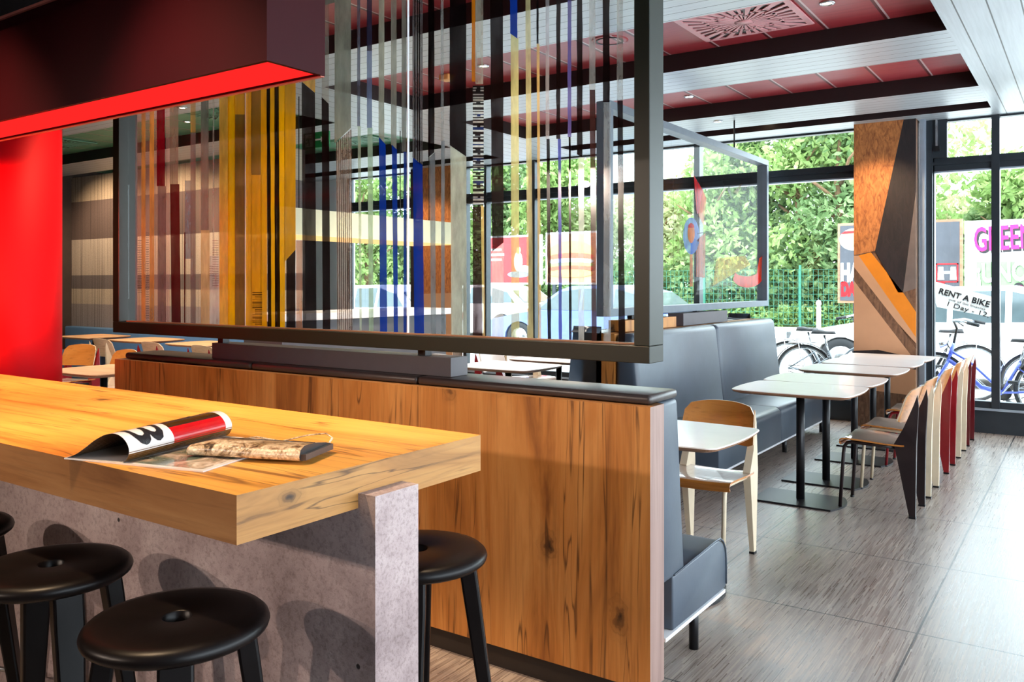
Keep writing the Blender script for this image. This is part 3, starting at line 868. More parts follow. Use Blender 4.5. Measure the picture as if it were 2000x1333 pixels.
stripe(1153, 1164, 176, n_, (60, 36, 34), .95, 1, wav=1, xb0=1157, xb1=1167)
stripe(1179, 1192, n_, 200, (20, 11, 10), 1, 1, wav=1)
stripe(1180, 1194, 200, n_, (172, 180, 186), .45)
stripe(1206, 1218, n_, 197, (186, 184, 178), .45)
stripe(1207, 1218, 197, n_, (18, 10, 10), 1, 1, wav=1.2, xb0=1210, xb1=1222)
# small barcodes
y_ = 571
while y_ < 636:
    h_ = rs.choice((.9, 1.6, 2.6)); e_ = rs.choice((0, 0, 0, 5))
    stripe(495+e_, 514, y_, y_+h_, DK2, .96, 2, wav=0); y_ += h_+rs.choice((1.2, 1.8, 2.6))
for xa, xb, ya, yb in ((271, 279, 470, 572), (411, 418, 520, 542), (287, 293, 455, 640), (417, 429, 470, 560)):
    y_ = ya
    while y_ < yb:
        stripe(xa, xb, y_, y_+1.1, (90, 76, 76), .75, 2, wav=0); y_ += 4.6
prt.build('printed_stripes', s1)
for xj in joints:
    MB().box(xj-.0018, xj+.0018, PS-.005, PS+.005, sz0+fb+.006, sz1-fb, 'white_trim').build('panel_joint', s1)
for z in (1.55, 2.05):
    MB().lathe([(.0001, 0), (.006, 0), (.006, .003), (.0001, .003)], (0, 0, 0), 'chrome', 10)

# ================================================================== DOUBLE BANQUETTE AND SECOND SCREEN
b2 = thing('banquette', 'high backed grey leather double bench running towards the window beside the table row', 'bench', (-2.9, 7.0, 0))
MB().box(-2.98, -2.83, 5.43, 8.66, .12, 1.085, 'oak_panel').build('wood_panel', b2)
MB().box(-2.96, -2.85, 5.47, 8.62, 0, .12, 'kick').build('kickboard', b2)
for sgn, xa in ((1, -2.83), (-1, -2.98)):
    for y0, y1 in ((5.43, 7.05), (7.055, 8.68)):
        b = bmesh.new(); bmesh.ops.create_cube(b, size=1)
        for v in b.verts:
            top = v.co.z > 0
            out = (v.co.x > 0)
            off = (.15 if top else .23) if out else .002
            v.co = Vector((xa+sgn*off, y0 if v.co.y < 0 else y1, 1.09 if top else .36))
        bmesh.ops.bevel(b, geom=b.edges[:], offset=.045, segments=4, profile=.5, affect='EDGES')
        MB().bm(b, 'leather', True).build('back_cushion', b2, fix=True)
    for y0, y1 in ((5.62, 7.05), (7.055, 8.66)):
        b = bmesh.new(); bmesh.ops.create_cube(b, size=1)
        for v in b.verts:
            out = (v.co.x > 0)
            v.co = Vector((xa+sgn*(.71 if out else .10), y0 if v.co.y < 0 else y1, .42 if v.co.z > 0 else .135))
        es = [e for e in b.edges if all(abs(v.co.x-(xa+sgn*.71)) < .01 for v in e.verts) and all(v.co.z > .4 for v in e.verts)]
        bmesh.ops.bevel(b, geom=es, offset=.06, segments=5, profile=.5, affect='EDGES')
        so = MB().bm(b, 'leather', True).build('seat', b2, fix=True)
        md = so.modifiers.new('bevel', 'BEVEL'); md.width = .008; md.segments = 2; md.limit_method = 'ANGLE'
    MB().box(min(xa+sgn*.15, xa+sgn*.705), max(xa+sgn*.15, xa+sgn*.705), 5.62, 8.66, .120, .134, 'white_trim').build('base_trim', b2)
    for y in (5.8, 7.3, 8.5):
        MB().tube([(xa+sgn*.66, y, 0), (xa+sgn*.66, y, .12)], .02, 'black_metal', 12).build('leg', b2)
MB().box(-2.98, -2.84, 5.62, 6.55, 1.091, 1.175, 'oak_panel').build('ledge_box', b2)
MB().box(-2.98, -2.84, 6.70, 7.75, 1.091, 1.195, 'grey_laminate').build('ledge_box', b2)

X2 = -2.935
s2 = thing('glass_screen', 'clear glass screen in a silver frame with a coloured drawing, above the grey double bench', 'screen', (X2, 7.3, 1.207))
ya, yb_, za, zb_ = 5.45, 9.12, 1.207, 2.785
MB().box(-2.99, -2.88, ya, yb_, za, za+fb, 'frame_silver', r=.002, seg=1).build('bottom_rail', s2)
MB().box(-2.99, -2.88, ya, yb_, zb_-fb, zb_, 'frame_silver', r=.002, seg=1).build('top_rail', s2)
for a, b in ((ya, ya+fb), (yb_-fb, yb_)):
    MB().box(-2.99, -2.88, a, b, za+fb+.0005, zb_-fb-.0005, 'frame_silver', r=.002, seg=1).build('upright', s2)
for a, b in ((ya+fb+.002, 6.66), (6.664, 7.86), (7.864, yb_-fb-.002)):
    MB().box(X2-.004, X2+.004, a, b, za+fb, zb_-fb, 'screen_glass').build('glass_panel', s2)
for y in (5.9, 7.2):
    MB().box(X2-.02, X2+.02, y-.02, y+.02, 1.176 if y < 6.6 else 1.196, za, 'black_metal').build('support_foot', s2)
for y in (6.1, 8.2):
    MB().tube([(X2, y, zb_), (X2, y, ZB)], .008, 'black_metal', 8).build('hanging_rod', s2)
art = MB()
def apoly(pts, c, a, lay=0):
    P = [atX(x, y, X2+.0046+lay*.0008) for x, y in pts]
    art.add(P, [tuple(range(len(P)))], inkm(c, a))
def aline(x0, y0, x1, y1, w, c=(40, 40, 40), a=.8, lay=1):
    dx, dy = x1-x0, y1-y0; L = math.hypot(dx, dy); nx, ny = -dy/L*w/2, dx/L*w/2
    apoly([(x0+nx, y0+ny), (x1+nx, y1+ny), (x1-nx, y1-ny), (x0-nx, y0-ny)], c, a, lay)
def ell(cx, cy, rx, ry, a0=0, a1=360, n=28):
    return [(cx+rx*math.cos(R(a0+(a1-a0)*k/n)), cy+ry*math.sin(R(a0+(a1-a0)*k/n))) for k in range(n+(0 if a1-a0 == 360 else 1))]
apoly([(1355, 342), (1373, 372), (1379, 388), (1372, 415), (1361, 418), (1357, 372)], (206, 30, 40), .82)
apoly([(1373, 372), (1380, 388), (1374, 440), (1364, 420)], (226, 150, 96), .6, 1)
apoly(ell(1350, 461, 16, 36), (122, 150, 214), .72)
apoly(ell(1350, 461, 16, 36, 20, 95)+[(1350, 461)], (20, 92, 180), .9, 1)
apoly(ell(1350, 456, 7, 19), (222, 120, 40), .9, 2)
apoly(ell(1350, 445, 6, 9, 180, 360), (200, 30, 30), .9, 3)
apoly([(1360, 470), (1378, 455), (1377, 543), (1360, 541)], (170, 84, 46), .72)
apoly([(1347, 497), (1353, 497), (1353, 560), (1347, 560)], (196, 90, 70), .6)
apoly([(1391, 560), (1466, 517), (1455, 500), (1400, 505)], (212, 170, 70), .42)
aline(1391, 560, 1466, 518, 1.2)
apoly(ell(1460, 540, 30, 22, 20, 160)+ell(1458, 528, 24, 12, 160, 20), (206, 40, 26), .85, 1)
apoly([(1487, 545), (1489, 500), (1483, 505), (1476, 545)], (206, 60, 36), .7)
aline(1362, 457, 1445, 440, 1.2)
apoly([(1424, 362), (1431, 392), (1420, 372)], (70, 70, 50), .7)
apoly([(1433, 376), (1450, 356), (1441, 380)], (120, 96, 70), .55)
for x in (1315, 1413, 1463):
    aline(x, 290 if x < 1400 else 300, x, 525 if x < 1400 else 470, .9, (60, 64, 66), .6)
aline(1362, 350, 1362, 560, 1.0, (120, 130, 140), .5)
art.build('printed_drawing', s2)

# ================================================================== TABLES
def make_table(loc, label, group, top='laminate', name='dining_table'):
    t = thing(name, label, 'table', loc, 0, group)
    hx, hy = .375, .31
    def outline(sx, sy, z, bul=.018, rc=.055):
        pts = []
        for cx, cy, a0 in ((1, 1, 0), (-1, 1, 90), (-1, -1, 180), (1, -1, 270)):
            for k in range(7):
                a = R(a0+90*k/6)
                pts.append(Vector((cx*(sx-rc)+rc*math.cos(a), cy*(sy-rc)+rc*math.sin(a), z)))
        # add bowed mid points
        out = []
        n = len(pts)
        for i in range(n):
            p = pts[i]; q = pts[(i+1) % n]; out.append(p)
            if (q-p).length > .1:
                nn = Vector(((q-p).y, -(q-p).x, 0)).normalized()
                for k in range(1, 8):
                    f = k/8; out.append(p.lerp(q, f)+nn*bul*4*f*(1-f))
        return out
    A = outline(hx, hy, .750); B = outline(hx+.002, hy+.002, .745); Cc = outline(hx-.004, hy-.004, .735); D = outline(hx-.035, hy-.035, .722)
    n = len(A); V = [p[:] for L in (A, B, Cc, D) for p in L]
    b = MB(); b.add(V, [tuple(range(n))], top)
    for i in range(3):
        b.add(V, [(i*n+(k+1) % n, i*n+k, (i+1)*n+k, (i+1)*n+(k+1) % n) for k in range(n)], 'table_edge' if i else top)
    b.add(V, [tuple(reversed(range(3*n, 4*n)))], 'black_metal')
    b.build('tabletop', t, world=False)
    MB().tube([(0, 0, .012), (0, 0, .722)], .027, 'black_metal', 20).build('pole', t, world=False)
    MB().box(-.17, .17, -.10, .10, .704, .7215, 'black_metal').build('top_plate', t, world=False)
    # flat foot plate, straight on one side, bowed at the outer end
    P = [(-.27, -.19, 0), (.24, -.19, 0)]
    for k in range(1, 9):
        f = k/9; P.append((.24+.05*math.sin(PI*f), -.19+.38*f, 0))
    P += [(.24, .19, 0), (-.27, .19, 0)]
    MB().prism(P, (0, 0, .012), 'black_metal').build('foot_plate', t, world=False)
    return t
GT = 'white tables along the grey bench'
T1 = make_table((-1.60, 5.74, 0), 'pale topped table nearest in the row along the grey double bench', GT)
for (y, l) in ((6.405, 'second table of the row, pushed up behind the nearest one'), (7.30, 'third table of the row, middle one by the red framed chair'),
               (8.02, 'fourth table of the row along the grey bench, second from the window'), (8.66, 'last table of the row, in front of the clad pillar')):
    copy_tree(T1, (-1.60, y, 0), 0, l, GT)
copy_tree(T1, (-1.68, 3.72, 0), 0, 'white topped table at the end of the oak partition, before the orange wooden chair', 'tables behind the oak partition')
for x, y, l in ((-4.10, 5.92, 'bright white table seen under the striped screen, nearer one'), (-4.10, 6.75, 'bright white table seen under the striped screen, behind the nearer one'), (-4.10, 8.0, 'white table by the window beyond the striped screen')):
    copy_tree(T1, (x, y, 0), 0, l, 'tables on the far side of the double bench')
TW = copy_tree(T1, (-6.62, 3.78, 0), 0, 'oak topped table between red column and oak partition', 'oak tables at the left', matmap={'table_laminate': 'laminate_wood'})
for x, l in ((-10.95, 'oak table by the blue bench, leftmost'), (-9.75, 'oak table by the blue bench, middle one'), (-8.55, 'oak table by the blue bench, rightmost')):
    copy_tree(TW, (x, 6.12, 0), 0, l, 'oak tables at the left')

# ================================================================== CHAIRS
def make_chair(loc, rz, label, group, metal, ply='ply_oak', plyf='laminate'):
    t = thing('dining_chair', label, 'chair', loc, rz, group)
    # seat shell: sweep across depth with waterfall front
    prof = [(-.205, .425), (-.213, .437), (-.212, .450), (-.200, .459), (-.17, .463), (-.06, .458), (.06, .450), (.15, .448), (.17, .450)]
    nx = 8; V = []; th = .010
    for side in (0, 1):
        for i in range(nx+1):
            u = i/nx*2-1
            wid = .205
            for y, z in prof:
                dz = -.008*(1-u*u)
                V.append((u*wid*(1-.03*max(0, y)*5), y, z+dz-(th if side else 0)+(0.0)))
    m_ = len(prof); S = (nx+1)*m_
    def q(a, i, j): return a*S+i*m_+j
    top = [(q(0, i, j), q(0, i+1, j), q(0, i+1, j+1), q(0, i, j+1)) for i in range(nx) for j in range(m_-1)]
    bot = [(q(1, i, j), q(1, i, j+1), q(1, i+1, j+1), q(1, i+1, j)) for i in range(nx) for j in range(m_-1)]
    rim = []
    for i in range(nx):
        rim.append((q(0, i, 0), q(1, i, 0), q(1, i+1, 0), q(0, i+1, 0))); rim.append((q(0, i, m_-1), q(0, i+1, m_-1), q(1, i+1, m_-1), q(1, i, m_-1)))
    for j in range(m_-1):
        rim.append((q(0, 0, j), q(0, 0, j+1), q(1, 0, j+1), q(1, 0, j))); rim.append((q(0, nx, j), q(1, nx, j), q(1, nx, j+1), q(0, nx, j+1)))
    b = MB(); b.add(V, [f for k, f in enumerate(top) if k % (m_-1) >= 3], 'seat_sheen', True); b.add(V, [f for k, f in enumerate(top) if k % (m_-1) < 3], ply, True); b.add(V, bot, ply, True); b.add(V, rim, ply)
    b.build('seat', t, world=False)
    # backrest
    nx = 14; nz = 8; V = []
    for side in (0, 1):
        for i in range(nx+1):
            u = i/nx*2-1
            for j in range(nz+1):
                w = j/nz
                zt = .805-.028*abs(u)**2.5-(.03 if abs(u) > .97 else 0); zb = .585+(.012 if abs(u) > .97 else 0)
                z = zb+(zt-zb)*w
                hw = .208-.012*w
                yc = .168+(z-.585)*.33-.045*u*u + (0.0 if side == 0 else .010)
                V.append((u*hw, yc, z))
    S = (nx+1)*(nz+1)
    def q(a, i, j): return a*S+i*(nz+1)+j
    fr = [(q(0, i, j), q(0, i+1, j), q(0, i+1, j+1), q(0, i, j+1)) for i in range(nx) for j in range(nz)]
    bk = [(q(1, i, j), q(1, i, j+1), q(1, i+1, j+1), q(1, i+1, j)) for i in range(nx) for j in range(nz)]
    rim = []
    for i in range(nx):
        rim += [(q(0, i, 0), q(1, i, 0), q(1, i+1, 0), q(0, i+1, 0)), (q(0, i, nz), q(0, i+1, nz), q(1, i+1, nz), q(1, i, nz))]
    for j in range(nz):
        rim += [(q(0, 0, j), q(0, 0, j+1), q(1, 0, j+1), q(1, 0, j)), (q(0, nx, j), q(1, nx, j), q(1, nx, j+1), q(0, nx, j+1))]
    b = MB(); b.add(V, fr, ply, True); b.add(V, bk, ply, True); b.add(V, rim, 'ply_pale')
    b.build('backrest', t, world=False)
    for s in (-1, 1):
        # folded sheet rear leg, widest at the seat, pointed at both ends
        x = s*.178
        pr = [(.196, 0.012), (.232, 0.012), (.238, .45), (.250, .70), (.243, .765), (.222, .70), (.168, .56), (.112, .452), (.118, .42)]
        hw = [.012, .012, .020, .008, .004, .010, .019, .020, .020]
        V = [(x-h_, y, z) for (y, z), h_ in zip(pr, hw)]+[(x+h_, y, z) for (y, z), h_ in zip(pr, hw)]
        n = len(pr)
        b = MB(); b.add(V, [tuple(range(n)), tuple(reversed(range(n, 2*n)))]+[(i, n+i, n+(i+1) % n, (i+1) % n) for i in range(n)], metal)
        lg = b.build('leg', t, world=False, fix=True)
        fo = MB().box(x-.014, x+.014, .194, .234, 0, .012, 'black_metal').build('foot_cap', lg, world=False)
        x = s*.170
        path = [(x, -.215, .012), (x, -.193, .36), (x, -.188, .40), (x, -.172, .425), (x, -.14, .434), (x, 0, .430), (x, .13, .425)]
        b = MB().tube(path, .0115, metal, 10)
        lg = b.build('leg', t, world=False)
        MB().tube([(x, -.216, 0), (x, -.215, .012)], .0135, 'black_metal', 10).build('foot_cap', lg, world=False)
    MB().box(-.158, .158, -.01, .02, .418, .434, metal).build('cross_bar', t, world=False)
    MB().box(-.158, .158, .16, .175, .425, .44, metal).build('cross_bar', t, world=False)
    return t
GC = 'chairs facing the row of tables'
C1 = make_chair((-1.12, 5.86, 0), R(-90), 'oak shell chair with dark brown legs, nearest of the right-hand row', GC, 'dark_brown_metal')
def ch(src, x, y, rz, l, g, frm):
    return copy_tree(src, (x, y, 0), R(rz), l, g, matmap={'dark_brown_metal': frm})
ch(C1, -1.12, 6.47, -90, 'cream legged chair directly behind the dark brown one in the right-hand row', GC, 'cream_metal')
CR = ch(C1, -1.12, 7.35, -90, 'bright red legged chair in the middle of the right-hand row', GC, 'red_metal')
ch(C1, -1.12, 8.05, -90, 'cream legged chair between the two red ones in the right-hand row', GC, 'cream_metal')
ch(C1, -1.12, 8.66, -90, 'dark red legged chair at the window end of the right-hand row', GC, 'darkred_metal')
CO = ch(C1, -1.675, 4.255, 0, 'orange oak chair with cream legs beyond the white table by the partition end', 'chairs behind the oak partition', 'cream_metal')
for x, y, rz, l, f in ((-4.72, 5.95, 90, 'pale chair at the nearer white table under the striped screen', 'cream_metal'),
                       (-4.72, 6.78, 90, 'red legged chair at the second white table under the striped screen', 'red_metal'),
                       (-4.05, 7.35, 0, 'red edged chair seen beneath the white tabletops', 'red_metal'),
                       (-4.95, 7.55, 60, 'light chair seen left of the white tables just over the grey ledge', 'cream_metal')):
    copy_tree(C1, (x, y, 0), R(rz), l, 'chairs beyond the double bench', matmap={'dark_brown_metal': f, 'ply_oak': 'laminate'})
for x, y, rz, l, f in ((-9.62, 5.66, 180, 'pale backed chair at the blue bench, left of the two by the screen frame', 'cream_metal'),
                       (-8.62, 5.66, 180, 'pale backed chair with red frame tips at the blue bench', 'red_metal'),
                       (-7.70, 5.66, 180, 'pale backed chair beside the grey ledge box at the blue bench', 'red_metal')):
    copy_tree(C1, (x, y, 0), R(rz), l, 'chairs at the blue bench', matmap={'dark_brown_metal': f, 'ply_oak': 'ply_pale'})
ch(C1, -7.75, 4.45, 0, 'brown oak chair behind the oak table beside the red column', 'oak chairs beside the red column', 'cream_metal')
ch(C1, -8.75, 4.60, 20, 'brown oak chair half hidden by the red column', 'oak chairs beside the red column', 'red_metal')
ch(C1, -6.5, 4.35, 0, 'oak chair with red legs under the oak table beside the red column', 'oak chairs beside the red column', 'red_metal')

# ================================================================== BLUE BENCH
bb = thing('banquette', 'blue bench along the grey mural wall at the far left', 'bench', (-10.0, 6.6, 0))
MB().box(-12.9, -7.6, 6.74, 6.88, .1, .80, 'leather_blue', r=.02, seg=2).build('back_cushion', bb)
MB().box(-12.9, -7.6, 6.38, 6.73, .0, .45, 'leather_blue', r=.02, seg=2).build('seat', bb)

# ================================================================== ISLAND COUNTER AND LIT SHELF BOX
rcn = thing('island_counter', 'long counter with thick white top and grey body beyond the blue stripes', 'counter', (-5.88, 5.88, 0))
MB().box(-6.14, -5.64, 4.78, 6.98, 0, 1.125, 'grey_laminate').build('counter_body', rcn)
MB().box(-6.18, -5.60, 4.74, 7.02, 1.1255, 1.19, 'laminate', r=.004, seg=1).build('countertop', rcn)
dl = thing('overhead_light_box', 'long cream box with glowing lower edge hung above the island counter', 'light', (-5.88, 5.88, 1.86))
MB().box(-6.14, -5.62, 4.70, 7.05, 1.868, 2.10, 'shade_cream').build('box_body', dl)
MB().box(-6.15, -5.61, 4.69, 7.06, 1.860, 1.8675, 'glow_line').build('light_strip', dl)
for y in (5.0, 6.75):
    for x in (-6.08, -5.68):
        MB().tube([(x, y, 2.10), (x, y, ZB)], .005, 'black_metal', 6).build('hanging_rod', dl)

# ================================================================== CEILING FITTINGS
def vent(cx, cy, mat, label, hx=.38, hy=.30):
    t = thing('ceiling_vent', label, 'vent', (cx, cy, ZC), 0)
    MB().box(cx-hx+.01, cx+hx-.01, cy-hy+.01, cy+hy-.01, ZC-.006, ZC-.0005, 'black_ink').build('dark_void', t)
    b = MB(); z0, z1 = ZC-.016, ZC-.007
    # plate made of rays left between slots
    b.box(cx-hx, cx+hx, cy-hy, cy-hy+.03, z0, z1, mat).box(cx-hx, cx+hx, cy+hy-.03, cy+hy, z0, z1, mat)
    b.box(cx-hx, cx-hx+.04, cy-hy+.03, cy+hy-.03, z0, z1, mat).box(cx+hx-.04, cx+hx, cy-hy+.03, cy+hy-.03, z0, z1, mat)
    N = 30; ix, iy = hx-.04, hy-.03
    def edge(a, kx, ky):
        c, s = math.cos(a), math.sin(a)
        k = 1/max(abs(c)/kx, abs(s)/ky); return Vector((cx+c*k, cy+s*k, z0))
    for i in range(N):
        a = 2*PI*(i+.5)/N; da = .040 if i % 2 else .058
        p0 = edge(a-da, ix, iy); p1 = edge(a+da, ix, iy); q0 = edge(a-da*1.6, ix*.16, iy*.16); q1 = edge(a+da*1.6, ix*.16, iy*.16)
        b.prism([q0, p0, p1, q1], (0, 0, .0085), mat)
    b.lathe([(.001, z0), (.062, z0), (.062, z1), (.001, z1)], (cx, cy, 0), mat, 24)
    # ring bridging the slots
    for k in range(N):
        a0, a1 = 2*PI*k/N, 2*PI*(k+1)/N
        f_ = .62 if k % 3 else .45
        b.prism([edge(a0, ix*f_, iy*f_), edge(a0, ix*(f_+.06), iy*(f_+.06)), edge(a1, ix*(f_+.06), iy*(f_+.06)), edge(a1, ix*f_, iy*f_)], (0, 0, .008), mat)
    b.build('grille_plate', t)
    return t
M['vent_red'] = plain('vent_red', rgb(206, 140, 144), .45)
M['vent_green'] = plain('vent_green', rgb(96, 150, 122), .45)
vent(-1.91, 5.52, 'vent_red', 'square starburst ceiling vent in the nearest red ceiling bay')
vent(-1.91, 8.76, 'vent_red', 'starburst ceiling vent in the narrow red bay by the window', hy=.16)
vent(-7.35, 5.45, 'vent_green', 'starburst vent in the green ceiling bay seen through the yellow stripes')
vent(-10.6, 5.45, 'vent_green', 'starburst vent in the green ceiling beside the red column')
vent(-7.4, 7.3, 'vent_green', 'starburst vent in the far green ceiling bay')
def downlight(x, y, z, label, power=6):
    t = thing('recessed_downlight', label, 'light', (x, y, z), 0, 'recessed ceiling spots')
    MB().lathe([(.030, -.001), (.048, -.001), (.048, -.008), (.036, -.012), (.030, -.006)], (0, 0, 0), 'chrome', 24).build('trim_ring', t, world=False)
    MB().lathe([(.0001, -.004), (.029, -.004), (.029, -.001), (.0001, -.001)], (0, 0, 0), 'bulb', 20).build('bulb', t, world=False)
    return t
for x, y, z, l in ((-1.36, 5.47, ZC, 'lit ceiling spot right of the large red vent'), (-3.11, 7.47, ZC, 'lit spot in the second red ceiling bay'),
                   (-3.08, 8.14, ZB, 'lit spot in the white slatted beam above the silver framed screen'), (-2.86, 8.76, ZC, 'small lit spot in the narrow red bay by the window'),
                   (-4.04, 5.48, ZC, 'bright spot in the red ceiling seen through the striped glass'), (-3.62, 7.50, ZC, 'spot seen beside the right upright of the striped screen'),
                   (-8.08, 5.55, ZC, 'lit spot in the green ceiling seen through the left stripes'), (-6.92, 4.70, ZB, 'lit spot left of the yellow stripes, under the white slats')):
    downlight(x, y, z, l)
rv = thing('round_vent', 'round slotted ceiling speaker in the red bay near the striped screen corner', 'speaker', (-2.87, 5.43, ZC))
MB().lathe([(.001, -.006), (.12, -.006), (.135, -.001), (.001, -.001)], (-2.87, 5.43, ZC), 'ceil_red', 32).build('plate', rv)
MB().lathe([(.085, -.009), (.10, -.009), (.10, -.0062), (.085, -.0062)], (-2.87, 5.43, ZC), 'black_ink', 32).build('slot_ring', rv)
sd = thing('smoke_detector', 'small cream detector box on the red ceiling between dark stripes', 'detector', atY(873, 140, 5.55)*1.0)
p = atY(873, 152, 5.55); sd.location = (p.x, 5.55, ZC)
MB().box(p.x-.05, p.x+.05, 5.50, 5.60, ZC-.05, ZC-.001, 'bun_ink', r=.008).build('detector_body', sd)
es = thing('exit_sign', 'green exit sign with a running figure hanging under the ceiling beyond the dark stripe', 'sign', (-6.87, 6.2, 2.86))
c = atY(606, 275, 6.0)
es.location = (c.x, 6.0, c.z-.08)
MB().box(c.x-.10, c.x+.26, 6.0, 6.03, c.z-.08, c.z+.08, 'exit_green').build('sign_board', es)
pic = MB().box(c.x-.07, c.x+.04, 5.996, 5.9995, c.z-.065, c.z+.065, 'white_print')
pic.box(c.x+.07, c.x+.16, 5.996, 5.9995, c.z-.008, c.z+.008, 'white_print')
pic.add([(c.x+.16, 5.996, c.z+.03), (c.x+.16, 5.996, c.z-.03), (c.x+.21, 5.996, c.z)], [(0, 1, 2)], 'white_print')
def limb(x0, z0, x1, z1, w=.012):
    a = Vector((c.x+x0, 5.992, c.z+z0)); b = Vector((c.x+x1, 5.992, c.z+z1)); pic.tube([a, b], w/2, 'exit_green', 6)
limb(-.012, .022, -.022, -.012, .02); limb(-.022, -.012, -.005, -.03); limb(-.005, -.03, -.012, -.055); limb(-.022, -.012, -.045, -.03); limb(-.045, -.03, -.06, -.03)
limb(-.012, .022, .012, .008); limb(.012, .008, .025, .02); limb(-.012, .022, -.04, .02); limb(-.04, .02, -.048, 0)
pic.lathe([(.0001, -.009), (.009, 0), (.0001, .009)], (c.x-.005, 5.992, c.z+.042), 'exit_green', 10)
pic.build('pictogram', es)
MB().tube([(c.x+.02, 6.015, c.z+.08), (c.x+.02, 6.015, ZB)], .005, 'black_metal', 6).build('hanging_rod', es)

# ================================================================== THINGS ON THE BAR TABLE
ZTb = 1.0292
mg = thing('magazine', 'glossy magazine curled over, large 3 on its white cover, on the bar table', 'magazine', (-1.85, 1.28, ZTb))
ax = Vector((-.10, .37, 0)).normalized(); O = Vector((-1.865, 1.10, ZTb)); L_ = .37
uxv = Vector((ax.y, -ax.x, 0))   # towards the right
prof = [(-.165, .002), (-.13, .014), (-.10, .032), (-.07, .052), (-.04, .066), (-.012, .070), (.012, .062), (.028, .044), (.030, .026), (.020, .010), (.008, .004)]
def _smooth(P):
    out = []
    for i in range(len(P)-1):
        a, b, c, d = [Vector(P[max(0, min(len(P)-1, k))]) for k in (i-1, i, i+1, i+2)]
        for k in range(4):
            t = k/4; out.append(tuple(.5*((2*b)+(c-a)*t+(2*a-5*b+4*c-d)*t*t+(3*b-a-3*c+d)*t**3)))
    return out+[P[-1]]
prof = _smooth(prof)
def pl(u, z, f, inset=0): return O+uxv*u+Vector((0, 0, z))+ax*(f*L_)
segs = [(0, .015, 'mag_white'), (.015, .40, 'mag_white'), (.40, .93, None), (.93, 1.0, 'mag_white')]
cv = MB()
for f0, f1, mt in segs:
    for i in range(len(prof)-1):
        (u0, z0), (u1, z1) = prof[i], prof[i+1]
        mm = mt or ('mag_dark' if i < 24 else 'mag_red' if i < 33 else 'mag_white')
        cv.add([pl(u0, z0, f0), pl(u1, z1, f0), pl(u1, z1, f1), pl(u0, z0, f1)], [(0, 1, 2, 3)], mm, True)
        cv.add([pl(u0, z0-.0012, f0), pl(u1*.985, z1-.0012, f0), pl(u1*.985, z1-.0012, f1), pl(u0, z0-.0012, f1)], [(3, 2, 1, 0)], 'mag_inside', True)
cvo = cv.build('cover', mg)
cvo['label'] = 'curled glossy cover with white, dark and red fields'
# big figure 3 wrapped on the curl
def on_curl(s, f, lift=.0012):
    """s: arc position along profile 0..1"""
    P = [Vector((u, z)) for u, z in prof]; ln = [0]
    for a, b in zip(P, P[1:]): ln.append(ln[-1]+(b-a).length)
    d = s*ln[-1]
    for i in range(len(P)-1):
        if d <= ln[i+1] or i == len(P)-2:
            k = (d-ln[i])/(ln[i+1]-ln[i]); q = P[i].lerp(P[i+1], k); t_ = (P[i+1]-P[i]).normalized(); nrm = Vector((-t_.y, t_.x)); q += nrm*lift
            return pl(q.x, q.y, f)
g3 = MB()
tmp = MB(); text_geo(tmp, '3', 1.0, (0, 0, 0), (1, 0, 0), (0, 1, 0), 'black_ink', 0, 1.0)
bm3 = bmesh.new(); vs3 = [bm3.verts.new(p) for p in tmp.v]
for f in tmp.f:
    try: bm3.faces.new([vs3[k] for k in f])
    except ValueError: pass
bmesh.ops.remove_doubles(bm3, verts=bm3.verts, dist=1e-4)
bmesh.ops.triangulate(bm3, faces=bm3.faces[:])
for _ in range(4):
    bmesh.ops.subdivide_edges(bm3, edges=[e for e in bm3.edges if e.calc_length() > .06], cuts=1); bmesh.ops.triangulate(bm3, faces=bm3.faces[:])
xs = [v.co.x for v in bm3.verts]; ys = [v.co.y for v in bm3.verts]
for v in bm3.verts:
    u_ = (v.co.x-min(xs))/(max(xs)-min(xs)); w_ = (v.co.y-min(ys))/(max(ys)-min(ys))
    v.co = on_curl(.50+.34*u_, .07+.27*w_, .0012)
g3.bm(bm3, 'black_ink')
g3.build('printed_figure', mg)
zg = MB()
for f0, s0, sz in ((.62, .56, .10), (.80, .50, .06)):
    zg.add([on_curl(s0, f0), on_curl(s0+.02, f0+.03), on_curl(s0+sz*1.6, f0+.07), on_curl(s0, f0+.12), on_curl(s0-.05, f0+.12), on_curl(s0+sz*.6, f0+.065)], [(0, 1, 2, 5), (5, 2, 3, 4)], 'black_ink')
zg.build('zigzag_mark', mg)
pg = MB()
def quadbox(P, h, mat): pg.prism(P, (0, 0, h), mat)
quadbox([pl(-.165, .0003, 0), pl(.245, .0003, -.02), pl(.235, .0003, .98), pl(-.165, .0003, 1)], .0035, 'mag_white')
quadbox([pl(.015, .0039, .03), pl(.232, .0039, .015), pl(.222, .0039, .95), pl(.03, .0039, .95)], .0006, 'photo_page')
pg.build('open_page', mg)

wl = thing('clutch_wallet', 'snakeskin patterned clutch wallet with wrist strap lying over the magazine on the bar table', 'wallet', (-1.62, 1.38, ZTb))
wl.location = (-1.62, 1.38, ZTb+.005)
d1 = Vector((.30, .11, 0)).normalized(); d2 = Vector((-d1.y, d1.x, 0)); W0 = Vector((-1.790, 1.228, ZTb+.006))
b = bmesh.new(); bmesh.ops.create_grid(b, x_segments=14, y_segments=8, size=.5)
wp = [(0, .004), (-.004, .012), (.002, .026), (.02, .033), (.07, .031), (.13, .022), (.155, .014), (.158, .008), (.15, .002), (0.01, .001)]
wb = MB(); V = []
NL = 12
for i in range(NL+1):
    f = i/NL; sq = 1-.25*math.exp(-f*10)
    for y, z in wp: V.append(W0+d1*(f*.30)+d2*(y*(1 if sq > .9 else sq*1.0))+Vector((0, 0, z*sq*(1+.10*math.sin(f*7)))))
b.free()
n = len(wp)
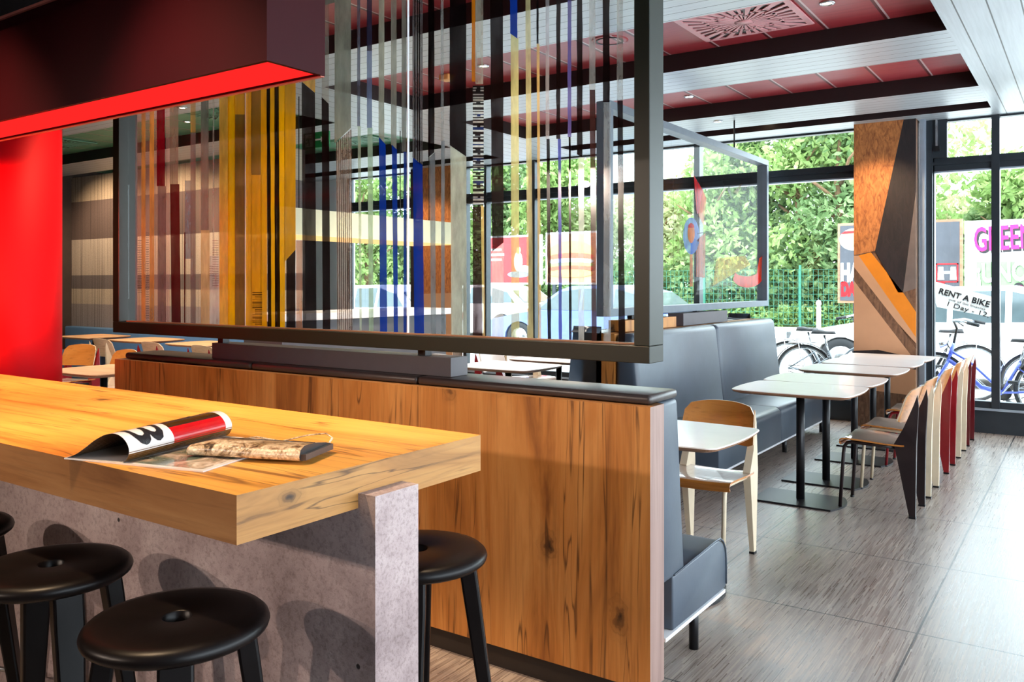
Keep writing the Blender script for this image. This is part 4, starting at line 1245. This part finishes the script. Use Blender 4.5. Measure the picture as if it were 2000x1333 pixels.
wb.add(V, [(i*n+k, i*n+(k+1) % n, (i+1)*n+(k+1) % n, (i+1)*n+k) for i in range(NL) for k in range(n)], 'snake', True)
wb.add(V, [tuple(range(n)), tuple(reversed(range(NL*n, NL*n+n)))], 'black_ink')
wb.build('wallet_body', wl, fix=True)
MB().prism([W0+d1*.298+d2*.003+Vector((0, 0, .004)), W0+d1*.312+d2*.006+Vector((0, 0, .004)), W0+d1*.312+d2*.145+Vector((0, 0, .004)), W0+d1*.298+d2*.15+Vector((0, 0, .004))], (0, 0, .014), 'leather_dark').build('inner_pocket', wl)
MB().prism([W0+d1*.02+d2*.075+Vector((0, 0, .0325)), W0+d1*.30+d2*.07+Vector((0, 0, .0325)), W0+d1*.30+d2*.074+Vector((0, 0, .0325)), W0+d1*.02+d2*.079+Vector((0, 0, .0325))], (0, 0, .0015), 'leather_dark').build('flap_edge', wl)
S0 = W0+d1*.03+d2*.15+Vector((0, 0, .014))
pth = [S0, S0+d1*.05+d2*.03+Vector((0, 0, .004)), S0+d1*.11+d2*.05+Vector((0, 0, -.008)), S0+d1*.17+d2*.075+Vector((0, 0, .006)), S0+d1*.215+d2*.09+Vector((0, 0, .010)), S0+d1*.235+d2*.085, S0+d1*.232+d2*.07+Vector((0, 0, -.013)), S0+d1*.19+d2*.055+Vector((0, 0, -.014)), S0+d1*.11+d2*.03+Vector((0, 0, -.013)), S0+d1*.04+d2*.01+Vector((0, 0, -.01))]
MB().tube(pth, .0045, 'snake', 8, flat=.45).build('wrist_strap', wl)

# ================================================================== OUTSIDE
struct(MB().box(-70, 60, YW+.15, 70, -.12, -.002, 'asphalt').build('ground'))
struct(MB().box(-70, 60, YW+.15, 11.6, -.0015, .0, 'asphalt2').build('pavement'))
struct(MB().box(-70, 60, 28.5, 70, -.001, .12, 'leaf_b').build('verge'))
RND = random.Random(11)
def leafcloud(blobs, n, size, mat):
    V = []; Fc = []
    tot = sum(b[3]**2 for b in blobs)
    for bx, by, bz, br, sq in blobs:
        for _ in range(int(n*br*br/tot)):
            while True:
                p = Vector((RND.uniform(-1, 1), RND.uniform(-1, 1), RND.uniform(-1, 1)))
                if .35 < p.length < 1: break
            p = Vector((bx+p.x*br, by+p.y*br, bz+p.z*br*sq))
            a = Vector((RND.uniform(-1, 1), RND.uniform(-1, 1), RND.uniform(-1, 1))).normalized()
            b_ = a.cross(Vector((RND.uniform(-1, 1), RND.uniform(-1, 1), RND.uniform(-1, 1)))).normalized()
            s_ = size*RND.uniform(.6, 1.3)
            k = len(V)
            V += [p-a*s_, p+b_*s_*.45, p+a*s_, p-b_*s_*.45]
            Fc.append((k, k+1, k+2, k+3))
    return V, Fc
def tree(x, y, h, r, kind, label, low=.6, n=5200):
    t = thing('tree', label, 'tree', (x, y, 0), 0, 'trees across the street')
    blobs = []
    for _ in range(9):
        a = RND.uniform(0, 2*PI); q = RND.uniform(0, .6)*r
        blobs.append((x+q*math.cos(a), y+q*math.sin(a)*.6, RND.uniform(low+r*.4, h-r*.35), r*RND.uniform(.38, .62), .9))
    V, Fc = leafcloud(blobs, n, .16, kind)
    MB().add(V, Fc, kind).build('crown', t)
    tr = MB(); top = h*.7
    tr.tube([(x, y, 0), (x+.15, y, top*.4), (x-.1, y+.1, top*.75), (x, y, top)], [.2, .16, .11, .04], 'bark', 8)
    for k in range(5):
        a = k*1.3; z0 = top*(.35+.1*k)
        tr.tube([(x+.05, y, z0), (x+math.cos(a)*r*.35, y+math.sin(a)*r*.3, z0+.7), (x+math.cos(a)*r*.65, y+math.sin(a)*r*.4, z0+1.1)], [.07, .05, .02], 'bark', 6)
    tr.build('trunk', t)
# (x, y, height, radius)
def gx(px, y):
    r_ = ray(px, 554); return y*r_.x/r_.y
TR = [(640, 31, 7.5, 3.0, 'leaf_a'), (715, 27, 8.0, 2.6, 'leaf_a'), (800, 30, 8.5, 3.0, 'leaf_b'), (905, 30, 8.6, 2.8, 'leaf_a'), (985, 32, 8.4, 2.9, 'leaf_b'), (1075, 31, 8.2, 2.6, 'leaf_a'),
      (1185, 33, 6.0, 2.4, 'leaf_c'), (1290, 32, 5.6, 2.4, 'leaf_c'), (1395, 30, 7.2, 2.5, 'leaf_a'), (1480, 31, 9.2, 3.0, 'leaf_b'), (1560, 30, 9.4, 3.0, 'leaf_a'), (1640, 29, 9.0, 2.8, 'leaf_b'), (1730, 31, 8.0, 3.0, 'leaf_a'),
      (1850, 34, 5.3, 2.3, 'leaf_c'), (1915, 33, 4.6, 2.0, 'leaf_b'), (1990, 32, 5.6, 2.2, 'leaf_a'), (2090, 32, 6.0, 2.6, 'leaf_b')]
kn = {'leaf_a': 'fresh green tree', 'leaf_b': 'dark green tree', 'leaf_c': 'pale sparse tree'}
wh = ['far left, beyond the island counter', 'left of the far orange pillar', 'behind the far orange pillar', 'right of the blue stripes', 'over the red billboard', 'over the sandwich billboard', 'behind the screen corner', 'left of the window mullion',
      'right of the window mullion', 'behind the silver framed screen end', 'left of the black poster, middle of the window', 'above the black poster', 'behind the clad pillar', 'above the grey hoarding', 'above the pink lettering', 'at the right edge of the picture', 'past the right edge by the last pane']
for (px, y, h, r, k), w_ in zip(TR, wh):
    tree(gx(px, y), y, h, r, k, kn[k]+' across the street, '+w_)
# hedge: uncountable low growth behind the fence
blobs = [(gx(px, 28.2), 29.4+RND.uniform(-.3, .5), RND.uniform(.5, 1.9), RND.uniform(.8, 1.3), .9) for px in range(560, 2150, 18)]
V, Fc = leafcloud(blobs, 26000, .15, 'leaf_b')
hd = MB().add(V, Fc, 'leaf_b').build('hedge'); tag(hd, 'tangled green undergrowth behind the wire fence', 'hedge', kind='stuff')
V, Fc = leafcloud([(gx(px, 28.4), 28.7, RND.uniform(.15, .5), .55, .7) for px in range(1250, 1700, 14)], 5000, .10, 'leaf_a')
hd = MB().add(V, Fc, 'leaf_a').build('low_plants'); tag(hd, 'low fresh green weeds at the foot of the wire fence', 'plants', kind='stuff')
# wire fence
fn = thing('wire_fence', 'green wire mesh fence in front of the undergrowth across the street', 'fence', (gx(1500, 28), 28, 0))
xa, xb = gx(1200, 28), gx(1720, 28)
w = MB(); x = xa
while x < xb: w.box(x-.006, x+.006, 28.0, 28.008, .1, 1.9, 'fence_green'); x += .16
for z in [.1+.2*k for k in range(10)]: w.box(xa, xb, 28.0, 28.01, z-.005, z+.005, 'fence_green')
w.build('mesh_panel', fn)
for px in (1250, 1375, 1562, 1700):
    x = gx(px, 28); MB().box(x-.035, x+.035, 28.01, 28.08, 0, 2.05, 'fence_green').build('post', fn)
bo = thing('bollard', 'white round headed bollard beside the street', 'bollard', (gx(1599, 26.5), 26.5, 0))
MB().lathe([(.001, 0), (.07, 0), (.07, .72), (.05, .76), (.085, .84), (.06, .92), (.001, .95)], (0, 0, 0), 'white_paint', 16).build('post', bo, world=False)

# billboards -------------------------------------------------------
def board(name, label, pxa, pxb, pyt, pyb, Y, framem, facem, legs=True):
    a = atY(pxa, pyt, Y); b = atY(pxb, pyb, Y)
    # horizontal extents by pixels, heights from the left edge
    x0, x1 = a.x, b.x; z1 = atY(pxa, pyt, Y).z; z0 = atY(pxa, pyb, Y).z
    t = thing(name, label, 'billboard', ((x0+x1)/2, Y, 0))
    MB().box(x0, x1, Y, Y+.12, z0, z1, framem).build('board_frame', t)
    m_ = .06
    MB().box(x0+m_, x1-m_, Y-.012, Y-.001, z0+m_, z1-m_, facem).build('poster_sheet', t)
    if legs:
        for x in (x0+(x1-x0)*.15, x0+(x1-x0)*.85):
            MB().box(x-.06, x+.06, Y+.03, Y+.10, 0, z0-.001, 'win_frame').build('post', t)
    return t, x0, x1, z0, z1
YB1 = 22.0
def disc(mb, cx, cz, rx, rz, Y, mat, n=32, d=.006):
    mb.prism([(cx+rx*math.cos(2*PI*k/n), Y, cz+rz*math.sin(2*PI*k/n)) for k in range(n)], (0, -d, 0), mat)
# black poster seen on both sides of the pillar
t, x0, x1, z0, z1 = board('billboard', 'tall black poster board with red disc, seen on both sides of the clad pillar', 1636, 1880, 437, 592, YB1, 'table_edge', 'black_poster')
yy = YB1-.013
g = MB()
c0 = atY(1667, 468, YB1); disc(g, c0.x, c0.z, .33, .27, yy, 'white_print'); disc(g, c0.x, c0.z+.02, .29, .22, yy-.006, 'salmon_ink')
g.prism([(c0.x-.30, yy-.012, c0.z+.14), (c0.x+.30, yy-.012, c0.z+.17), (c0.x+.28, yy-.012, c0.z+.21), (c0.x-.2, yy-.012, c0.z+.21)], (0, -.004, 0), 'red_ink')
for txt, px, py, mt, hgt in (('HA', 1642, 549, 'white_print', 33), ('DA', 1643, 577, 'red_ink', 25)):
    o_ = atY(px, py, YB1); hh = hgt/F*(YB1/ray(px, py).y)
    text_geo(g, txt, hh/.70, (o_.x, yy-.004, o_.z), (1, 0, 0), (0, 0, 1), mt, .006, .52, bold=.035)
o_ = atY(1820, 577, YB1); text_geo(g, 'H', .46, (o_.x, yy-.004, o_.z), (1, 0, 0), (0, 0, 1), 'red_ink', .006, .85, bold=.02)
o0 = atY(1828, 515, YB1); o1 = atY(1872, 552, YB1)
for a in ((o0.x, o1.x, o0.z-.03, o0.z), (o0.x, o1.x, o1.z, o1.z+.03), (o0.x, o0.x+.03, o1.z, o0.z), (o1.x-.03, o1.x, o1.z, o0.z)):
    g.box(a[0], a[1], yy-.01, yy, a[2], a[3], 'red_ink')
mx, mz = (o0.x+o1.x)/2, (o0.z+o1.z)/2
for dx in (-.13, .13): g.prism([(mx+dx-.07, yy-.004, mz-.16), (mx+dx+.07, yy-.004, mz-.16), (mx+dx+.05, yy-.004, mz+.14), (mx+dx-.05, yy-.004, mz+.14)], (0, -.006, 0), 'white_print')
g.box(mx-.18, mx+.18, yy-.011, yy-.003, mz-.02, mz+.04, 'white_print')
g.build('poster_print', t)
# white billboard
t, x0, x1, z0, z1 = board('billboard', 'white billboard with pink GREEN lettering at the right edge', 1884, 2200, 432, 578, YB1-.1, 'white_paint', 'white_print')
yy = YB1-.113
g = MB()
def put(txt, px, py, hpx, mt, sx, Y, bold=.015, lay=0, body=None):
    o_ = atY(px, py, Y); hh = hpx/F*(Y/ray(px, py).y)
    text_geo(g, txt, hh/.70, (o_.x, yy-.004-lay*.006, o_.z), (1, 0, .05), (-.03, 0, 1), mt, .006, sx, bold=bold)
o_ = atY(1907, 565, yy); o2 = atY(2060, 500, yy)
g.box(o_.x, o2.x, yy-.003, yy, o_.z, o_.z+.62, 'lightgreen_ink')
put('GREEN', 1906, 495, 46, 'black_ink', .50, yy, .015, 0)
put('GREEN', 1902, 491, 46, 'magenta', .50, yy, .012, 1)
put('\u00a1UNO!', 1908, 553, 36, 'black_ink', .66, yy, .02, 1)
put('\u00a1UNO!', 1907, 552, 36, 'white_print', .66, yy, .02, 2)
o3 = atY(1990, 560, yy); disc(g, o3.x, o3.z, .10, .09, yy-.01, 'black_ink'); disc(g, o3.x+.03, o3.z-.03, .07, .05, yy-.017, 'magenta')
g.build('poster_print', t)
# red billboard and sandwich billboard beyond the striped screen
t, x0, x1, z0, z1 = board('billboard', 'red advertising billboard with seated white figure beyond the striped screen', 953, 1056, 462, 556, YB1, 'white_paint', 'red_ink')
g = MB(); cx, cz = (x0+x1)/2, (z0+z1)/2; yy = YB1-.013
for k in range(3): g.box(x0+.15, x0+.55+.1*(k % 2), yy-.006, yy, cz+.30-.16*k, cz+.37-.16*k, 'white_print')
disc(g, cx+.18, cz-.05, .16, .32, yy, 'white_print'); disc(g, cx+.20, cz+.30, .09, .11, yy-.006, 'salmon_ink'); disc(g, cx+.42, cz-.32, .28, .14, yy-.004, 'white_print'); disc(g, cx+.2, cz-.46, .42, .10, yy-.008, 'blue_paint')
g.build('poster_print', t)
t, x0, x1, z0, z1 = board('billboard', 'orange billboard with a layered sandwich picture beyond the striped screen', 1066, 1168, 455, 556, YB1, 'white_paint', 'salmon_ink')
g = MB(); cx, cz = (x0+x1)/2, (z0+z1)/2; hw = (x1-x0)/2-.12; yy = YB1-.013
disc(g, cx, cz+.18, hw, .34, yy, 'bun_ink'); disc(g, cx, cz+.04, hw, .12, yy-.006, 'tomato_ink'); disc(g, cx, cz-.10, hw, .10, yy-.012, 'white_print'); disc(g, cx, cz-.20, hw, .08, yy-.018, 'lettuce_ink')
disc(g, cx, cz-.32, hw, .10, yy-.024, 'tomato_ink'); disc(g, cx, cz-.46, hw, .12, yy-.030, 'bun_ink')
g.build('poster_print', t)

# bikes ------------------------------------------------------------
def make_bike(loc, rz, label, frame='bike_blue', group='parked rental bicycles'):
    """local: wheels on x axis, front wheel at +x, wheelbase 1.1"""
    t = thing('bicycle', label, 'bicycle', loc, rz, group)
    r = .335
    for cx in (-.55, .55):
        w = MB(); pth = [(cx+r*math.cos(2*PI*k/40), 0, r+.01+r*math.sin(2*PI*k/40)*1.0) for k in range(40)]
        w.tube(pth, .018, 'tyre', 8, closed=True)
        pth = [(cx+(r-.028)*math.cos(2*PI*k/40), 0, r+.01+(r-.028)*math.sin(2*PI*k/40)) for k in range(40)]
        w.tube(pth, .010, 'chrome', 6, closed=True)
        for k in range(16):
            a = 2*PI*k/16
            w.tube([(cx+.02*math.cos(a+.6), (-.02 if k % 2 else .02), r+.01+.02*math.sin(a+.6)), (cx+(r-.03)*math.cos(a), 0, r+.01+(r-.03)*math.sin(a))], .0018, 'chrome', 4, caps=False)
        w.tube([(cx, -.05, r+.01), (cx, .05, r+.01)], .02, 'chrome', 10)
        w.build('wheel', t, world=False)
        mgd = MB(); a0, a1 = (R(20), R(200)) if cx < 0 else (R(10), R(150))
        V = []; N = 20
        for k in range(N+1):
            a = a0+(a1-a0)*k/N
            for yy_ in (-.028, 0, .028):
                rr = r+.03+(.006 if yy_ == 0 else 0)
                V.append((cx+rr*math.cos(a), yy_, r+.01+rr*math.sin(a)))
        mgd.add(V, [(3*k+q, 3*k+q+1, 3*k+q+4, 3*k+q+3) for k in range(N) for q in range(2)], 'tyre' if cx < 0 else frame, True)
        mgd.build('mudguard', t, world=False)
    f = MB(); bb_ = (-.10, 0, .29); hd = (.36, 0, .80); hl = (.41, 0, .62); stp = (-.26, 0, .62)
    f.tube([bb_, (.10, 0, .34), (.28, 0, .52), hl], .026, frame, 10)
    f.tube([hl, hd], .021, frame, 10); f.tube([bb_, stp], .018, frame, 10)
    f.tube([bb_, (.0, 0, .40), (.2, 0, .60), (.385, 0, .71)], .014, frame, 8)
    for s in (-.05, .05):
        f.tube([(bb_[0], s*.5, bb_[2]), (-.55, s, r+.01)], .010, frame, 8); f.tube([(stp[0]+.02, s*.3, stp[2]-.06), (-.55, s, r+.01)], .008, frame, 8)
        f.tube([hl, (.43, s, .56), (.50, s, .44), (.55, s, r+.01)], [.016, .015, .012, .010], frame, 8)
    f.build('frame', t, world=False)
    h = MB(); h.tube([hd, (.33, 0, .96), (.36, 0, 1.04)], .013, 'black_metal', 8)
    h.tube([(.16, -.29, 1.02), (.28, -.20, 1.06), (.36, -.06, 1.05), (.36, .06, 1.05), (.28, .20, 1.06), (.16, .29, 1.02)], .012, 'chrome', 8)
    h.tube([(.09, -.31, 1.01), (.20, -.27, 1.035)], .018, 'tyre', 8); h.tube([(.09, .31, 1.01), (.20, .27, 1.035)], .018, 'tyre', 8)
    h.tube([(.30, -.14, 1.03), (.24, -.24, 1.0)], .006, 'black_metal', 6); h.tube([(.30, .14, 1.03), (.24, .24, 1.0)], .006, 'black_metal', 6)
    h.build('handlebar', t, world=False)
    s = MB(); s.tube([stp, (-.31, 0, .82)], .013, 'chrome', 8)
    P = [(-.46, 0), (-.45, .08), (-.38, .095), (-.30, .05), (-.20, .022), (-.17, 0), (-.20, -.022), (-.30, -.05), (-.38, -.095), (-.45, -.08)]
    V = [(x, y, .835) for x, y in P]+[(x*1.0+(-.31-x)*.12, y*.8, .885 if x < -.3 else .868) for x, y in P]
    n = len(P); s.add(V, [tuple(reversed(range(n))), tuple(range(n, 2*n))]+[(i, (i+1) % n, n+(i+1) % n, n+i) for i in range(n)], 'tyre', True)
    s.build('saddle', t, world=False, fix=True)
    c_ = MB(); c_.lathe([(.001, -.006), (.085, -.006), (.085, .006), (.001, .006)], (0, 0, 0), 'black_metal', 24)
    c_.v = [(x+bb_[0], z-.05, y+bb_[2]) for x, y, z in c_.v]
    c_.tube([(bb_[0], -.06, bb_[2]), (bb_[0]+.10, -.07, bb_[2]-.13)], .009, 'chrome', 6); c_.box(bb_[0]+.06, bb_[0]+.15, -.16, -.07, bb_[2]-.145, bb_[2]-.12, 'tyre')
    c_.tube([(bb_[0], .06, bb_[2]), (bb_[0]-.10, .07, bb_[2]+.13)], .009, 'chrome', 6); c_.box(bb_[0]-.15, bb_[0]-.06, .07, .16, bb_[2]+.12, bb_[2]+.145, 'tyre')
    c_.tube([(bb_[0], -.05, bb_[2]+.085), (-.55, -.05, r+.05)], .005, 'tyre', 5); c_.tube([(bb_[0], -.05, bb_[2]-.085), (-.55, -.05, r-.03)], .005, 'tyre', 5)
    c_.build('crankset', t, world=False)
    l_ = MB(); l_.tube([(.43, 0, .80), (.50, 0, .78)], [.03, .045], 'chrome', 12); l_.tube([(.40, 0, .74), (.43, 0, .80)], .007, 'black_metal', 6)
    l_.build('headlamp', t, world=False)
    k_ = MB()
    for y in (-.06, .06): k_.tube([(-.72, y, .72), (-.36, y, .72)], .006, 'chrome', 6); k_.tube([(-.60, y, .72), (-.55, y, r+.01)], .005, 'chrome', 6)
    for x in (-.72, -.6, -.48, -.36): k_.tube([(x, -.06, .72), (x, .06, .72)], .005, 'chrome', 6)
    k_.build('luggage_rack', t, world=False)
    return t
bk = make_bike((-.87, 10.30, 0), PI, 'blue bicycle right behind the row of chairs, outside the right-hand window')
copy_tree(bk, (.05, 10.95, 0), PI+.1, 'blue bicycle at the right edge behind the foremost one outside')
copy_tree(bk, (-2.37, 10.64, 0), .02, 'bicycle left of the clad pillar, nearer saddle of the two', matmap={'bike_blue': 'frame_silver'})
copy_tree(bk, (-2.71, 11.20, 0), .05, 'bicycle left of the clad pillar, further and taller saddle of the two', matmap={'bike_blue': 'frame_silver'})
copy_tree(bk, (-1.75, 11.75, 0), PI+.05, 'bicycle whose dark mudguard shows just right of the clad pillar', matmap={'bike_blue': 'black_metal'})
# banner
bn = thing('banner', 'white hanging banner reading RENT A BIKE above the blue bicycle', 'banner', (-1.2, 10.75, 1.3))
YN = 10.75
q0, q1, q2, q3 = [atY(x, y, YN) for x, y in ((1814, 547), (1948, 583), (1948, 622), (1830, 600))]
bn.location = q3
MB().prism([q0, q3, q2, q1], (0, .01, 0), 'white_print').build('cloth', bn)
g = MB(); dirx = (q1-q0).normalized(); up = Vector((0, 0, 1))
upv = (up-dirx*up.dot(dirx)).normalized()
e = atY(1832, 573, YN-.004); text_geo(g, 'RENT A BIKE', .092, e, dirx, upv, 'black_ink', .003, 1.02, bold=.002)
e = atY(1852, 586, YN-.004); text_geo(g, 'one of the bicycles', .034, e, dirx, upv, 'grey_laminate', .003, 1.5)
e = atY(1846, 597, YN-.004); text_geo(g, '1 Day - 12,-', .078, e, dirx, upv, 'black_ink', .003, 1.3)
g.build('lettering', bn)
MB().tube([q0, q0+Vector((-.3, 0, .2))], .003, 'black_metal', 5).build('cord', bn)

# cars -------------------------------------------------------------
def make_car(x, y, rz, label, paint, L=4.2, Hh=1.42, Wd=1.74):
    """local: length on x, nose at -x"""
    t = thing('car', label, 'car', (x, y, 0), rz, 'cars parked across the pavement')
    k = L/4.2; hs = Hh/1.42
    low = [(-2.08, .30), (-2.10, .52), (-2.02, .68), (-1.5, .80), (-1.0, .88), (1.75, .92), (2.02, .86), (2.10, .60), (2.08, .30)]
    # body side with wheel arches
    def arch(cx): return [(cx+.36*math.cos(R(a)), .30+.36*math.sin(R(a))) for a in range(0, 181, 20)]
    loop = [(-2.08, .22)]+[(a, b) for a, b in low]+[(2.08, .22)]
    bottom = [(1.68, .22)]+[p for p in arch(1.30)]+[(.92, .20), (-.92, .20)]+[p for p in arch(-1.30)]+[(-1.68, .22)]
    side = [Vector((a*k, 0, b*hs)) for a, b in loop+bottom]
    def slab(pts, w, mat, nm, bev=.05):
        m_ = MB().prism([p+Vector((0, -w/2, 0)) for p in pts], (0, w, 0), mat)
        o = m_.build(nm, t, world=False, fix=True)
        if bev:
            md = o.modifiers.new('bevel', 'BEVEL'); md.width = bev; md.segments = 3; md.limit_method = 'ANGLE'; md.angle_limit = R(40)
        return o
    slab(side, Wd, paint, 'body')
    cab = [(-1.05, .86), (-.42, 1.30), (-.15, 1.40), (.85, 1.42), (1.45, 1.28), (1.95, .90)]
    V = []; n = len(cab)
    for s_ in (-1, 1):
        for a, b in cab:
            tp = (b-.86)/.56
            V.append((a*k, s_*(Wd/2-.04-.16*tp), b*hs))
    MB().add(V, [tuple(range(n)), tuple(reversed(range(n, 2*n)))]+[(i, n+i, n+(i+1) % n, (i+1) % n) for i in range(n)], paint).build('cabin', t, world=False, fix=True)
    gl = MB()
    for s_ in (-1, 1):
        for pts in ([(-.86, .91), (-.36, 1.28), (.10, 1.34), (.10, .91)], [(.17, .91), (.17, 1.34), (.80, 1.35), (.80, .92)], [(.88, .93), (.88, 1.34), (1.38, 1.22), (1.66, .95)]):
            V = []
            for a, b in pts:
                tp = (b-.86)/.56; V.append(Vector((a*k, s_*(Wd/2-.04-.16*tp+.004), b*hs)))
            gl.prism(V, (0, s_*.004, 0), 'car_glass')
    gl.prism([(-.98*k, -.70, .93*hs), (-.98*k, .70, .93*hs), (-.45*k, .62, 1.28*hs), (-.45*k, -.62, 1.28*hs)], (-.012, 0, .01), 'car_glass')
    gl.prism([(1.90*k, -.70, .96*hs), (1.90*k, .70, .96*hs), (1.50*k, .62, 1.26*hs), (1.50*k, -.62, 1.26*hs)], (.012, 0, .01), 'car_glass')
    gl.build('windows', t, world=False)
    for cx in (-1.30*k, 1.30*k):
        for s_ in (-1, 1):
            w = MB().lathe([(.001, -.09), (.20, -.09), (.22, -.10), (.30, -.10), (.325, -.07), (.325, .07), (.30, .10), (.001, .10)], (0, 0, 0), 'tyre', 28)
            w.lathe([(.001, -.101), (.20, -.101), (.20, -.095), (.001, -.095)], (0, 0, 0), 'chrome', 20)
            w.v = [(a+cx, c_*(-s_)*-1*(-1)+s_*(Wd/2-.11), b+.325) for a, b, c_ in w.v]
            w.build('wheel', t, world=False, fix=True)
    MB().box(2.06*k, 2.11*k, -.78, -.5, .62*hs, .80*hs, 'tail_red').box(2.06*k, 2.11*k, .5, .78, .62*hs, .80*hs, 'tail_red').build('tail_lamp', t, world=False)
    MB().box(-2.12*k, -2.05*k, -.78, -.45, .56*hs, .70*hs, 'chrome').box(-2.12*k, -2.05*k, .45, .78, .56*hs, .70*hs, 'chrome').build('headlamp', t, world=False)
    return t
make_car(-1.75, 13.9, 0, 'white car parked behind the bicycles, on both sides of the clad pillar', 'white_paint')
make_car(gx(1135, 15.5)+.3, 15.5, 0, 'dark blue car beyond the right part of the striped screen', 'blue_paint')
make_car(gx(1010, 19)-1.2, 19.0, 0, 'white car further off beyond the middle of the striped screen', 'white_paint')
make_car(gx(760, 14.5)-.5, 14.5, 0, 'white car seen beyond the blue stripes', 'white_paint')
make_car(3.3, 16.4, 0, 'white van like car behind the last bicycle at the right edge', 'white_paint', 5.2, 2.1, 1.9)
